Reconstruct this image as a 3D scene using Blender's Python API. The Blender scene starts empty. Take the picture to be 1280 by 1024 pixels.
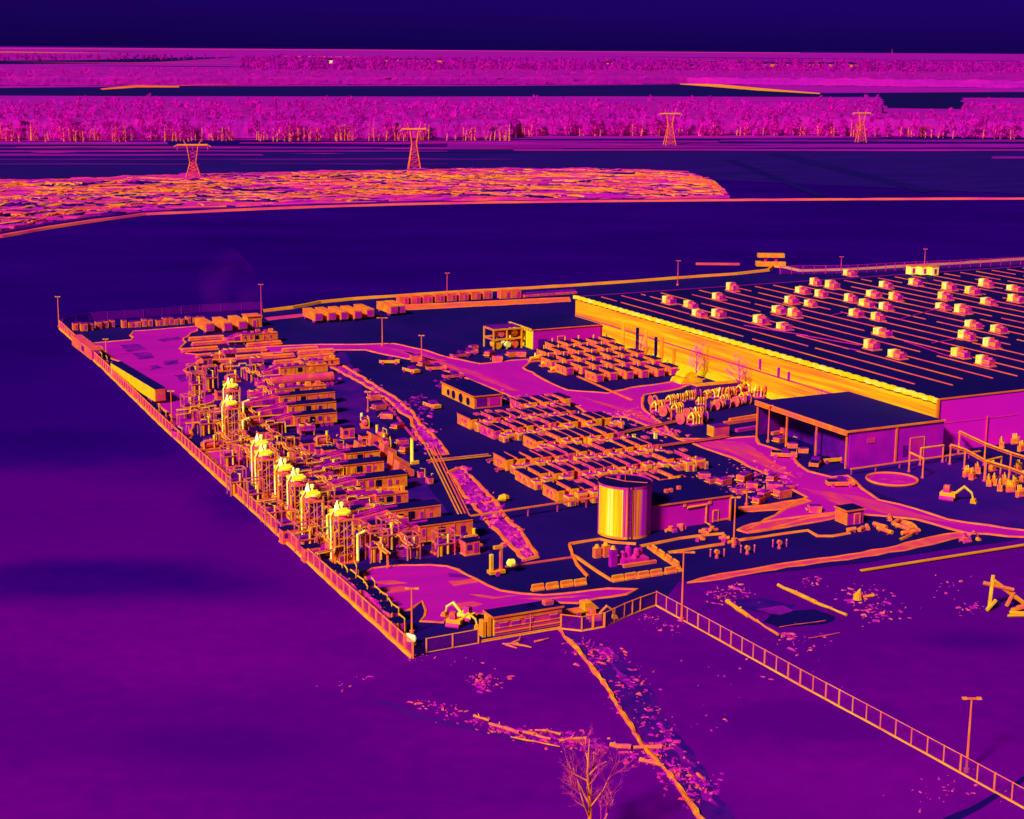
import bpy, bmesh, math, random
import numpy as np
from mathutils import Vector, Matrix
from mathutils.geometry import tessellate_polygon
R = math.radians
random.seed(7); rng = np.random.default_rng(11)
scene = bpy.context.scene
col = scene.collection

# ------------------------------------------------------------------ camera
HF, CAMZ, HOR, ROLL = 35.0, 80.0, 61.0, 0.45
FPX = 640 / math.tan(R(HF / 2)); PITCH = math.atan((512 - HOR) / FPX)
cam = bpy.data.cameras.new('camera'); cam_o = bpy.data.objects.new('camera', cam); col.objects.link(cam_o)
cam.sensor_fit = 'HORIZONTAL'; cam.angle = R(HF); cam.clip_start = 1; cam.clip_end = 200000
_f = Vector((0, math.cos(PITCH), -math.sin(PITCH))); _u0 = Vector((0, math.sin(PITCH), math.cos(PITCH))); _r0 = Vector((1, 0, 0))
_r = _r0 * math.cos(R(ROLL)) + _u0 * math.sin(R(ROLL)); _u = -_r0 * math.sin(R(ROLL)) + _u0 * math.cos(R(ROLL))
_m = Matrix((_r, _u, -_f)).transposed().to_4x4(); _m.translation = Vector((0, 0, CAMZ)); cam_o.matrix_world = _m
scene.camera = cam_o
# ------------------------------------------------------------------ sky, sun, exposure
SUN_EL = R(36); SUN_DIR = Vector((-0.60, -0.80, 0)).normalized()        # direction towards the sun, on the ground plan
w = bpy.data.worlds.new("World"); scene.world = w; w.use_nodes = True
nt = w.node_tree; nt.nodes.clear()
sky = nt.nodes.new('ShaderNodeTexSky'); sky.sky_type = 'NISHITA'; sky.sun_disc = False
sky.sun_elevation = SUN_EL; sky.sun_rotation = math.atan2(SUN_DIR.x, SUN_DIR.y)
tint = nt.nodes.new('ShaderNodeMix'); tint.data_type = 'RGBA'; tint.blend_type = 'MULTIPLY'; tint.inputs[0].default_value = 1
tint.inputs[7].default_value = (0.016, 0.0016, 0.22, 1)                # the cold sky as the heat camera's palette shows it
bg = nt.nodes.new('ShaderNodeBackground'); bg.inputs[1].default_value = 0.1
out = nt.nodes.new('ShaderNodeOutputWorld')
nt.links.new(sky.outputs[0], tint.inputs[6]); nt.links.new(tint.outputs[2], bg.inputs[0]); nt.links.new(bg.outputs[0], out.inputs[0])
sun = bpy.data.lights.new('sun', 'SUN'); sun.energy = 4.0; sun.angle = R(8); sun.color = (1, .97, .93)
so = bpy.data.objects.new('sun', sun); col.objects.link(so); so.location = (-200, -200, 300)
sd = Vector((SUN_DIR.x * math.cos(SUN_EL), SUN_DIR.y * math.cos(SUN_EL), math.sin(SUN_EL)))
so.rotation_euler = sd.to_track_quat('Z', 'Y').to_euler()
scene.view_settings.view_transform = 'Standard'; scene.view_settings.look = 'None'
scene.view_settings.exposure = 0.35; scene.view_settings.gamma = 1
scene.cycles.max_bounces = 4

# ------------------------------------------------------------------ plan helpers
YAW = R(26.5)
VX, VY = math.cos(YAW), math.sin(YAW)                                    # v runs right and away, u runs right and near
def uv(u, v, z=0): return Vector((u * VY + v * VX, -u * VX + v * VY, z))
def g(px, py, z=0.0):
    """the point on the level z that the photo shows at (px, py)"""
    r = R(ROLL); x, y = px - 640, py - 512
    xr = x * math.cos(r) + y * math.sin(r); yr = -x * math.sin(r) + y * math.cos(r)
    d = (xr / FPX, 1, -yr / FPX); c, s = math.cos(PITCH), math.sin(PITCH)
    d = Vector((d[0], d[1] * c + d[2] * s, -d[1] * s + d[2] * c))
    t = (z - CAMZ) / d.z
    return Vector((0, 0, CAMZ)) + d * t
def to_uv(p): return (p.x * VY - p.y * VX, p.x * VX + p.y * VY)
def gu(px, py, z=0.0): return to_uv(g(px, py, z))

# ------------------------------------------------------------------ heat palette materials
PAL = [(0, (4, 0, 38)), (.08, (16, 0, 78)), (.2, (44, 0, 106)), (.32, (88, 0, 117)), (.45, (148, 2, 146)), (.55, (188, 6, 146)),
       (.62, (214, 48, 92)), (.70, (234, 96, 34)), (.80, (248, 150, 14)), (.90, (255, 200, 12)), (.97, (255, 243, 140)), (1, (255, 255, 235))]
def lin(c): c /= 255; return c / 12.92 if c <= .04045 else ((c + .055) / 1.055) ** 2.4
def pal(h):
    h = max(0, min(1, h))
    for (a, ca), (b, cb) in zip(PAL, PAL[1:]):
        if h <= b:
            t = (h - a) / (b - a); return tuple(lin(x + (y - x) * t) for x, y in zip(ca, cb))
    return (1, 1, 1)
_mats = {}
def mat(h, amp=.03, scale=.5, stretch=(1, 1, 1), glow=0, alpha=1, detail=4, rough=.85, gain=1.0):
    """one surface whose colour is the palette at heat h, wandering by amp"""
    key = (h, amp, scale, stretch, glow, alpha, detail, rough, gain)
    if key in _mats: return _mats[key]
    m = bpy.data.materials.new('heat_%02d' % int(h * 100)); m.use_nodes = True; n = m.node_tree.nodes; L = m.node_tree.links
    b = n['Principled BSDF']; b.inputs['Roughness'].default_value = rough; b.inputs['Specular IOR Level'].default_value = .08
    geo = n.new('ShaderNodeNewGeometry'); mp = n.new('ShaderNodeMapping'); mp.vector_type = 'TEXTURE'
    mp.inputs['Rotation'].default_value = (0, 0, YAW); mp.inputs['Scale'].default_value = stretch
    L.new(geo.outputs['Position'], mp.inputs[0])
    nz = n.new('ShaderNodeTexNoise'); nz.inputs['Scale'].default_value = scale; nz.inputs['Detail'].default_value = detail; nz.inputs['Roughness'].default_value = .6
    L.new(mp.outputs[0], nz.inputs[0])
    mr = n.new('ShaderNodeMapRange'); mr.inputs[1].default_value = .25; mr.inputs[2].default_value = .75
    mr.inputs[3].default_value = h - amp; mr.inputs[4].default_value = h + amp; L.new(nz.outputs[0], mr.inputs[0])
    cr = n.new('ShaderNodeValToRGB'); e = cr.color_ramp.elements
    while len(e) < len(PAL): e.new(.5)
    for k, (p, c) in enumerate(PAL): e[k].position = p; e[k].color = (*[min(.97, lin(x) * gain / .86) for x in c], 1)
    if not glow and alpha == 1 and .58 < h < .9 and amp >= .05 and scale >= .4 and stretch == (1, 1, 1):       # bare metal edges run hotter than the faces
        bv = n.new('ShaderNodeBevel'); bv.samples = 3; bv.inputs[0].default_value = .17
        dt = n.new('ShaderNodeVectorMath'); dt.operation = 'DOT_PRODUCT'; L.new(bv.outputs[0], dt.inputs[0]); L.new(geo.outputs['True Normal'], dt.inputs[1])
        er = n.new('ShaderNodeMapRange'); er.inputs[1].default_value = .995; er.inputs[2].default_value = .90; er.inputs[3].default_value = -.075; er.inputs[4].default_value = .05; L.new(dt.outputs['Value'], er.inputs[0])
        mr.inputs[3].default_value = h - amp * 1.25; ad = n.new('ShaderNodeMath'); L.new(mr.outputs[0], ad.inputs[0]); L.new(er.outputs[0], ad.inputs[1]); L.new(ad.outputs[0], cr.inputs[0])
    else: L.new(mr.outputs[0], cr.inputs[0])
    L.new(cr.outputs[0], b.inputs['Base Color'])
    if glow: L.new(cr.outputs[0], b.inputs['Emission Color']); b.inputs['Emission Strength'].default_value = glow
    if alpha < 1: b.inputs['Alpha'].default_value = alpha
    _mats[key] = m; return m

def leaf_mat(h, amp, scale, stretch, gain):
    m = mat(h, amp, scale, stretch, gain=gain, rough=.99); n = m.node_tree.nodes; L = m.node_tree.links
    cr = next(q for q in n if q.type == 'VALTORGB'); b = n['Principled BSDF']; tr = n.new('ShaderNodeBsdfTranslucent'); mx = n.new('ShaderNodeMixShader'); mx.inputs[0].default_value = .5
    L.new(cr.outputs[0], tr.inputs[0]); L.new(b.outputs[0], mx.inputs[1]); L.new(tr.outputs[0], mx.inputs[2]); L.new(mx.outputs[0], n['Material Output'].inputs[0]); return m
# ------------------------------------------------------------------ mesh helpers
class MB:
    def __init__(s): s.v = []; s.f = []; s.sm = False
    def face(s, pts): i = len(s.v); s.v += [tuple(p) for p in pts]; s.f.append(tuple(range(i, i + len(pts)))); return s
    def box(s, c, d, rz=0, taper=1.0, tilt=None):
        i = len(s.v); x, y, z = d[0] / 2, d[1] / 2, d[2] / 2; ca, sa = math.cos(rz), math.sin(rz)
        for (a, b, e) in ((-1, -1, -1), (1, -1, -1), (1, 1, -1), (-1, 1, -1), (-1, -1, 1), (1, -1, 1), (1, 1, 1), (-1, 1, 1)):
            k = taper if e > 0 else 1; p = Vector((a * x * k, b * y * k, e * z))
            if tilt is not None: p = tilt @ p
            s.v.append((c[0] + p.x * ca - p.y * sa, c[1] + p.x * sa + p.y * ca, c[2] + p.z))
        s.f += [tuple(i + q for q in t) for t in ((0, 3, 2, 1), (4, 5, 6, 7), (0, 1, 5, 4), (1, 2, 6, 5), (2, 3, 7, 6), (3, 0, 4, 7))]; return s
    def tube(s, pts, r, n=6, caps=True):
        pts = [Vector(p) for p in pts]; rs = r if isinstance(r, (list, tuple)) else [r] * len(pts); i = len(s.v)
        for k, p in enumerate(pts):
            t = (pts[min(k + 1, len(pts) - 1)] - pts[max(k - 1, 0)]).normalized()
            a = t.cross(Vector((0, 0, 1)) if abs(t.z) < .9 else Vector((0, 1, 0))).normalized(); b = t.cross(a)
            for q in range(n):
                an = 2 * math.pi * q / n; s.v.append(tuple(p + (a * math.cos(an) + b * math.sin(an)) * rs[k]))
        for k in range(len(pts) - 1):
            for q in range(n): s.f.append((i + k * n + q, i + k * n + (q + 1) % n, i + (k + 1) * n + (q + 1) % n, i + (k + 1) * n + q))
        if caps: s.f.append(tuple(i + q for q in range(n))[::-1]); s.f.append(tuple(i + (len(pts) - 1) * n + q for q in range(n)))
        return s
    def bar(s, a, b, r): return s.tube([a, b], r, 4)
    def cyl(s, c, r, h, n=20, r2=None): return s.tube([c, (c[0], c[1], c[2] + h)], [r, r if r2 is None else r2], n)
    def disc(s, c, a, b, n=28): return s.face([(c[0] + a * math.cos(2 * math.pi * k / n), c[1] + b * math.sin(2 * math.pi * k / n), c[2]) for k in range(n)])
    def prism(s, prof, y0, y1):
        """profile in xz swept along y"""
        i = len(s.v); n = len(prof)
        s.v += [(x, y0, z) for x, z in prof] + [(x, y1, z) for x, z in prof]
        s.f += [tuple(i + q for q in range(n)), tuple(i + n + q for q in range(n))[::-1]]
        s.f += [(i + q, i + n + q, i + n + (q + 1) % n, i + (q + 1) % n) for q in range(n)]; return s
    def build(s, name, m, parent=None, label=None, kind=None):
        me = bpy.data.meshes.new(name); me.from_pydata(s.v, [], s.f); bm = bmesh.new(); bm.from_mesh(me)
        if parent is not None or kind is None: bmesh.ops.recalc_face_normals(bm, faces=bm.faces)
        bm.to_mesh(me); bm.free(); me.materials.append(m)
        if s.sm:
            for p in me.polygons: p.use_smooth = True
        o = bpy.data.objects.new(name, me); col.objects.link(o); o.parent = parent
        if label: o['label'] = label
        if kind: o['kind'] = kind
        return o
def thing(name, label, cat, loc=(0, 0, 0), yaw=YAW, group=None):
    o = bpy.data.objects.new(name, None); col.objects.link(o); o.empty_display_size = .5
    o.location = loc; o.rotation_euler = (0, 0, yaw); o['label'] = label; o['category'] = cat
    if group: o['group'] = group
    return o
def tag(o, label, cat, group=None):
    o['label'] = label; o['category'] = cat
    if group: o['group'] = group
    return o
_kids = {}
def dup(root, loc, yaw=None, label=None):
    r = root.copy(); col.objects.link(r); r.location = loc
    if yaw is not None: r.rotation_euler = (0, 0, yaw)
    if label: r['label'] = label
    if root.name not in _kids: _kids[root.name] = [(c, list(c.children)) for c in root.children]
    for ch, gs in _kids[root.name]:
        c = ch.copy(); col.objects.link(c); c.parent = r
        for q in gs: d = q.copy(); col.objects.link(d); d.parent = c
    return r
ORD = 'first second third fourth fifth sixth seventh eighth ninth tenth eleventh twelfth thirteenth fourteenth fifteenth sixteenth seventeenth eighteenth nineteenth twentieth'.split()
def nth(i):
    if i < 20: return ORD[i]
    t, r = divmod(i + 1, 10); T = {2: 'twent', 3: 'thirt', 4: 'fort', 5: 'fift', 6: 'sixt'}[t]
    return T + 'ieth' if r == 0 else T + 'y-' + ORD[r - 1]
def mesh_obj(name, v, f, m, kind=None, parent=None, smooth=False):
    me = bpy.data.meshes.new(name); me.from_pydata(v if isinstance(v, list) else v.tolist(), [], f if isinstance(f, list) else f.tolist()); me.materials.append(m)
    if smooth: me.polygons.foreach_set('use_smooth', [True] * len(me.polygons))
    o = bpy.data.objects.new(name, me); col.objects.link(o); o.parent = parent
    if kind: o['kind'] = kind
    return o
def wiggle(pts, amp, step, closed=True):
    """world outline, resampled and roughened"""
    res = []; n = len(pts)
    for k in range(n if closed else n - 1):
        a, b = pts[k], pts[(k + 1) % n]; L = (b - a).length; m = max(1, min(40, int(L / step))); nrm = Vector((-(b - a).y, (b - a).x, 0)).normalized()
        for q in range(m):
            res.append(a.lerp(b, q / m) + (nrm * random.uniform(-amp, amp) if amp else Vector()))
    if not closed: res.append(pts[-1])
    return res
def sheet(name, px, m, z, amp=.4, step=4, edge=None, kind='structure', world=None):
    pts = world or [g(*p) for p in px]
    pts = wiggle(pts, amp, step) if step else pts
    tris = tessellate_polygon([[Vector((p.x, p.y, 0)) for p in pts]])
    v = [(p.x, p.y, z) for p in pts]; fs = []
    for t in tris:
        a, b, c = (Vector(v[i]) for i in t); fs.append(tuple(t) if (b - a).cross(c - a).z > 0 else tuple(t)[::-1])
    o = mesh_obj(name, v, fs, m, kind)
    if edge: bank(pts + [pts[0]], edge[0], edge[1], edge[2] if len(edge) > 2 else .12, z, o)
    return o
def bank(pts, wdt, m, h, z=0, parent=None, name='kerb', kind=None, jag=.25):
    """a low rounded bank of earth or kerb following a line"""
    v = []; f = []
    for k, p in enumerate(pts):
        t = (pts[min(k + 1, len(pts) - 1)] - pts[max(k - 1, 0)]); t.z = 0; t.normalize(); nrm = Vector((-t.y, t.x, 0))
        wk = wdt * random.uniform(1 - jag, 1 + jag)
        for s, zz in ((-1, -.02), (-.55, h), (.55, h * random.uniform(1 - jag, 1 + jag)), (1, -.02)): q = p + nrm * (s * wk / 2); v.append((q.x, q.y, z + zz))
    for k in range(len(pts) - 1):
        for s in range(3): a = k * 4 + s; f.append((a, a + 4, a + 5, a + 1))
    return mesh_obj(name, v, f, m, kind, parent)

# ------------------------------------------------------------------ shared surfaces
NAVY = mat(.09, .03, .15); ROOF = mat(.075, .02, .12); DARK = mat(.05, .02, .4); DEEP = mat(.02, .02, .4)
MAG = mat(.52, .03, .25); ORG = mat(.76, .07, .5); ORG2 = mat(.71, .07, .6); YEL = mat(.88, .05, .4); PINK = mat(.66, .04, .4)
RED = mat(.63, .05, .6); PUR = mat(.34, .05, .4); LINE = mat(.72, .06, .3); HOT = mat(.95, .03, 1.5, glow=.55); HOT2 = mat(.99, .01, 1.5, glow=1.0)
EDGE = mat(.70, .06, .35); STEEL = mat(.69, .08, .5); WARM = mat(.83, .05, .5)

# ================================================================== GROUND
def ground_mat():
    m = bpy.data.materials.new('field_soil'); m.use_nodes = True; n = m.node_tree.nodes; L = m.node_tree.links
    b = n['Principled BSDF']; b.inputs['Roughness'].default_value = 1; b.inputs['Specular IOR Level'].default_value = 0
    geo = n.new('ShaderNodeNewGeometry'); sp = n.new('ShaderNodeSeparateXYZ'); L.new(geo.outputs['Position'], sp.inputs[0])
    def noise(sc, det, st):
        mp = n.new('ShaderNodeMapping'); mp.inputs['Scale'].default_value = st; L.new(geo.outputs['Position'], mp.inputs[0])
        z = n.new('ShaderNodeTexNoise'); z.inputs['Scale'].default_value = sc; z.inputs['Detail'].default_value = det; L.new(mp.outputs[0], z.inputs[0]); return z.outputs[0]
    def math_(op, a, c):
        q = n.new('ShaderNodeMath'); q.operation = op
        for k, x in enumerate((a, c)):
            if isinstance(x, (int, float)): q.inputs[k].default_value = x
            else: L.new(x, q.inputs[k])
        return q.outputs[0]
    mr = n.new('ShaderNodeMapRange'); mr.inputs[1].default_value = 180; mr.inputs[2].default_value = 440; mr.inputs[3].default_value = .335; mr.inputs[4].default_value = .15
    mr.interpolation_type = 'SMOOTHSTEP'
    y = math_('ADD', sp.outputs[1], math_('MULTIPLY', math_('SUBTRACT', noise(.008, 2, (.7, 1, 1)), .5), 150))
    L.new(y, mr.inputs[0])
    h = math_('ADD', mr.outputs[0], math_('MULTIPLY', math_('SUBTRACT', noise(.017, 3, (.45, 1, 1)), .5), .17))
    h = math_('ADD', h, math_('MULTIPLY', math_('SUBTRACT', noise(.35, 5, (1, 1, 1)), .5), .05))
    h = math_('ADD', h, math_('MULTIPLY', math_('SUBTRACT', noise(.06, 5, (.5, 1, 1)), .5), .05))
    for px, py, rx, ry, am in ((110, 728, 30, 13, .11), (345, 628, 15, 17, .085), (250, 930, 16, 6, .05), (30, 560, 30, 20, .06), (1220, 800, 9, 5, .06), (1010, 900, 14, 7, .03)):
        c = g(px, py); mp = n.new('ShaderNodeMapping'); mp.inputs['Location'].default_value = (-c.x / rx, -c.y / ry, 0); mp.inputs['Scale'].default_value = (1 / rx, 1 / ry, 0); L.new(geo.outputs['Position'], mp.inputs[0])
        ln = n.new('ShaderNodeVectorMath'); ln.operation = 'LENGTH'; L.new(mp.outputs[0], ln.inputs[0]); d_ = math_('ADD', ln.outputs['Value'], math_('MULTIPLY', math_('SUBTRACT', noise(.05, 3, (1, 1, 1)), .5), 1.1))
        q = n.new('ShaderNodeMapRange'); q.interpolation_type = 'SMOOTHSTEP'; q.inputs[1].default_value = .3; q.inputs[2].default_value = 1.25; q.inputs[3].default_value = am; q.inputs[4].default_value = 0; L.new(d_, q.inputs[0]); h = math_('SUBTRACT', h, q.outputs[0])
    cr = n.new('ShaderNodeValToRGB'); e = cr.color_ramp.elements
    while len(e) < len(PAL): e.new(.5)
    for k, (p, c) in enumerate(PAL): e[k].position = p; e[k].color = (*[min(.97, lin(x) / .86) for x in c], 1)
    L.new(h, cr.inputs[0]); L.new(cr.outputs[0], b.inputs['Base Color']); return m
MB().face([(-90000, -400, 0), (90000, -400, 0), (90000, 150000, 0), (-90000, 150000, 0)]).build('ground', ground_mat(), kind='structure')

# far country: from the pond field to the horizon
FARM = mat(.47, .06, .004, (1, .25, 1), detail=6)
W_ = 150
sheet('plain', [(-W_, 178), (1280 + W_, 171), (1280 + W_, 68.6), (640, 63.4), (-W_, 57.5)], FARM, .5, 0, 0)
sheet('river_flat', [(-W_, 226), (640, 214), (1280 + W_, 250), (1280 + W_, 186), (640, 186), (-W_, 176)], mat(.13, .05, .012, (1, .2, 1), detail=5), .2, 0, 0)
for k, (x0, x1, y0, y1, h) in enumerate([(-W_, 210, 177.5, 181, .45), (-W_, 640, 184, 186, .40), (200, 560, 188.5, 190, .38), (-W_, 330, 193, 195, .42), (90, 640, 199, 200.5, .30), (520, 900, 176, 178.5, .42),
        (560, 1280 + W_, 180, 184.5, .42), (640, 1280 + W_, 187, 189, .50), (900, 1280 + W_, 175, 177.5, .38), (700, 1100, 172, 174, .3), (1240, 1280 + W_, 196, 199, .40), (0, 250, 205, 207, .28), (300, 560, 205, 206.5, .26), (-W_, 420, 189, 190, .5), (300, 900, 178.5, 180, .5), (20, 300, 184.5, 185.5, .58), (-W_, 200, 199, 201, .3), (800, 1280 + W_, 184.8, 186, .3), (480, 700, 186.3, 187.2, .5)]):
    sheet('field', [(x0, y0 + .3), (x0 + (x1 - x0) * .4, y0), (x1, y0 + .5), (x1, y1), (x0 + (x1 - x0) * .55, y1 + .4), (x0, y1)], mat(h, .07, .02, (1, .2, 1)), .35 + .01 * k, 3, 40)
for pts in ([(905, 201), (920, 201), (1035, 246), (1020, 246)], [(960, 193), (985, 193), (1175, 240), (1150, 241)]):
    sheet('field_track', pts, mat(.085, .02, .02), .36, 0, 0)
sheet('field', [(-W_, 112), (200, 108.5), (640, 108), (850, 106), (1000, 117), (1280 + W_, 115), (1280 + W_, 123.5), (850, 121), (640, 121), (250, 121), (-W_, 119)], mat(.07, .05, .003, (1, .3, 1)), .9, 10, 150)
sheet('field', [(-W_, 77), (100, 75.5), (230, 72), (300, 71.5), (200, 77.5), (120, 79.5), (-W_, 82)], mat(.06, .03, .003), 1.2, 0, 0)
sheet('field', [(420, 76), (560, 77.5), (570, 78.7), (430, 77.6)], mat(.08, .03, .003), 1.2, 0, 0)
sheet('field', [(820, 80), (1120, 84), (1280 + W_, 87), (1280 + W_, 89), (1100, 86.5), (820, 82)], mat(.09, .05, .003), 1.2, 0, 0)
sheet('field', [(1100, 119), (1200, 119.5), (1205, 137), (1108, 135.5)], mat(.05, .03, .01), 1.1, 4, 60)
for pts, h in (([(-20, 105), (83, 105), (83, 107), (-20, 107)], .78), ([(125, 112), (170, 107.5), (224, 108.5), (224, 110.5), (172, 110.5), (128, 113.5)], .7), ([(850, 104.5), (900, 106.5), (960, 112), (1025, 117.5), (1025, 118.7), (950, 114.5), (890, 109.5), (850, 106.5)], .78),
               ([(1235, 107), (1280 + W_, 108), (1280 + W_, 110.5), (1235, 109.5)], .76), ([(220, 107.3), (380, 104.3), (850, 104.4), (850, 105.4), (380, 105.6), (220, 108.6)], .6), ([(-W_, 59.5), (400, 62), (1000, 66), (1000, 66.8), (400, 62.9), (-W_, 60.4)], .6)):
    sheet('road', pts, mat(h, .05, .01), 1.6, 0, 0)

r_ = random.Random(5)
for k in range(42):
    far_ = k < 22; x = r_.uniform(-140, 1200); L = r_.uniform(60, 420); y = (59.5 + x * .0085 + r_.uniform(3, 22)) if far_ else r_.uniform(177, 204); th = r_.uniform(.35, 1.0); sl = .0085 if far_ else r_.uniform(-.004, .006)
    if not far_ and 700 < x + L and y > 190: continue
    pts = [(x, y), (x + L * .3, y + sl * L * .3 - th * r_.uniform(.2, .7)), (x + L * .7, y + sl * L * .7 - th * r_.uniform(0, .5)), (x + L, y + sl * L), (x + L * .6, y + sl * L * .6 + th * r_.uniform(.3, 1)), (x + L * .25, y + sl * L * .25 + th * r_.uniform(.1, .7))]
    sheet('field', pts, mat(r_.choice((.07, .1, .2, .36, .6, .68) if far_ else (.1, .36, .44, .5, .56)), .06, .01, (1, .3, 1)), 1.7 + .02 * k if far_ else .6 + .01 * k, 2, 60)
# navy field this side of the levee road
lev = [(-60, 302), (0, 297), (60, 286), (120, 277), (180, 269), (300, 263.5), (400, 259.5), (500, 256.5), (620, 254), (760, 252.5), (912, 251.2), (1100, 250), (1280, 249.3), (1360, 249)]
bank(wiggle([g(*p) for p in lev], 0, 12, False), 4.5, mat(.64, .06, .03), .9, .1, name='levee_road', kind='structure', jag=.15)
bank(wiggle([g(x, y - 5.5 if x < 300 else y - 3.6) for x, y in lev if x < 915], 0, 12, False), 3, mat(.25, .1, .05), .5, .1, name='ditch_edge', kind='structure')

# scrub flat: ridges of brush
def scrub():
    top = [(-120, 226), (0, 226), (150, 223), (215, 219), (320, 217), (500, 213.5), (620, 211.5), (800, 212.5), (860, 216), (893, 228), (913, 246.5)]
    bot = [(-120, 307), (0, 290), (60, 279), (180, 264.5), (300, 259), (500, 253), (700, 250), (913, 248.5)]
    def at(line, x):
        for a, b in zip(line, line[1:]):
            if x <= b[0]: return a[1] + (b[1] - a[1]) * (x - a[0]) / (b[0] - a[0])
        return line[-1][1]
    nx, ny = 1000, 200; v = np.zeros((ny, nx, 3)); 
    for i in range(nx):
        x = -120 + i / (nx - 1) * 1033; A = g(x, at(top, x)); B = g(x, at(bot, x))
        for j in range(ny):
            t = j / (ny - 1); v[j, i] = A.lerp(B, t)
    X, Y = v[:, :, 0], v[:, :, 1]
    def vn(X, Y, seed):
        s = np.zeros_like(X); r = np.random.default_rng(seed)
        for q in range(9): a, b, c = r.uniform(-1, 1), r.uniform(-1, 1), r.uniform(0, 6.3); s += np.sin(X * a + Y * b + c)
        return s / 3
    warp = vn(X / 42, Y / 42, 3) * 9
    z = 1.5 * np.abs(np.sin((Y + .12 * X + warp) / 9.5)) + .9 * np.abs(np.sin((Y - .22 * X + 1.4 * warp) / 14)) + .8 * vn(X / 5, Y / 2.5, 5) + .5 * vn(X / 2.2, Y / 1.6, 8)
    z += .9 * np.maximum(0, vn(X / 8, Y / 6, 12))
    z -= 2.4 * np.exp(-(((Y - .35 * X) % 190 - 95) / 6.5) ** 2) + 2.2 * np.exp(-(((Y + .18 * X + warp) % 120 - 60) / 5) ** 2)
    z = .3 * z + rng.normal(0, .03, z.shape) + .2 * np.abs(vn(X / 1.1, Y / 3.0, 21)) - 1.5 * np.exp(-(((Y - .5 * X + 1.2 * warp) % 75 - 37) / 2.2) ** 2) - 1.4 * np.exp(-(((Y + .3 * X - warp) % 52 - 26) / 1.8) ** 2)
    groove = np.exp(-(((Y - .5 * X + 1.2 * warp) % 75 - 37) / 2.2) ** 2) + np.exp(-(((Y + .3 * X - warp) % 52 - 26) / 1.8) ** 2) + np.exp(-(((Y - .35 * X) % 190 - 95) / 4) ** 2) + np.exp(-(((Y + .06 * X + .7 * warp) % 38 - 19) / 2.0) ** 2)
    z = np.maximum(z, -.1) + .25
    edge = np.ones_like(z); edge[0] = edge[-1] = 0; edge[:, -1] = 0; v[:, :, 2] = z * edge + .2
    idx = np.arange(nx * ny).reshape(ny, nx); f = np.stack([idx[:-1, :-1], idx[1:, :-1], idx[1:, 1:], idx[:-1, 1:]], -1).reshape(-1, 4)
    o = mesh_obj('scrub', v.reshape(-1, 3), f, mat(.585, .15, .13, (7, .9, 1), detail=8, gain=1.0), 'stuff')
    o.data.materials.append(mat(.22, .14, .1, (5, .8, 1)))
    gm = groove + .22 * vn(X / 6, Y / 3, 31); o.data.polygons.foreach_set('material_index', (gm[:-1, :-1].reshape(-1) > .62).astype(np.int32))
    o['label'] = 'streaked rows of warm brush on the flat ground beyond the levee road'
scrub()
def scrub_lines(n, h, z, wd, hg, seed):
    r = np.random.default_rng(seed); v = []; f = []
    while n:
        x = r.uniform(-120, 880); t = r.random(); L = r.uniform(50, 230); 
        def yy(x, t):
            top = np.interp(x, [-120, 0, 150, 215, 320, 500, 620, 800, 860, 893, 913], [226, 226, 223, 219, 217, 213.5, 211.5, 212.5, 216, 228, 246.5]); bot = np.interp(x, [-120, 0, 60, 180, 300, 500, 700, 913], [307, 290, 279, 264.5, 259, 253, 250, 248.5]); return top + 1 + (bot - top - 2) * t
        dt = r.uniform(-.55, .55) if r.random() < .6 else r.uniform(-.12, .12); pts = []; ph = r.uniform(0, 6)
        for k in range(26):
            q = k / 25; tt = t + dt * q + .035 * math.sin(ph + q * 9) + r.normal(0, .008)
            if not .01 < tt < .99 or x + L * q > 905: break
            pts.append(g(x + L * q, yy(x + L * q, tt)))
        if len(pts) < 8: continue
        n -= 1; b0 = len(v)
        for k, p in enumerate(pts):
            ww = wd * r.uniform(.5, 1.4) * (1 if 0 < k < len(pts) - 1 else .2); tdir = (pts[min(k + 1, len(pts) - 1)] - pts[max(k - 1, 0)]).normalized(); nr = Vector((-tdir.y, tdir.x, 0)) * ww / 2; hh = hg * r.uniform(.7, 1.2)
            for sgn, zz in ((-1, .1), (-.5, hh), (.5, hh), (1, .1)): v.append((p.x + nr.x * sgn, p.y + nr.y * sgn, z + zz))
        for k in range(len(pts) - 1):
            for q in range(3): a = b0 + k * 4 + q; f.append((a, a + 4, a + 5, a + 1))
    return mesh_obj('brush_row', v, f, mat(h, .09, .12, (5, 1, 1), detail=6), 'stuff', bpy.data.objects['scrub'])
scrub_lines(130, .735, .55, 3.6, .75, 3); scrub_lines(90, .16, .75, 3.2, .5, 4); scrub_lines(40, .68, .9, 2.4, .7, 8)

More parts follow.
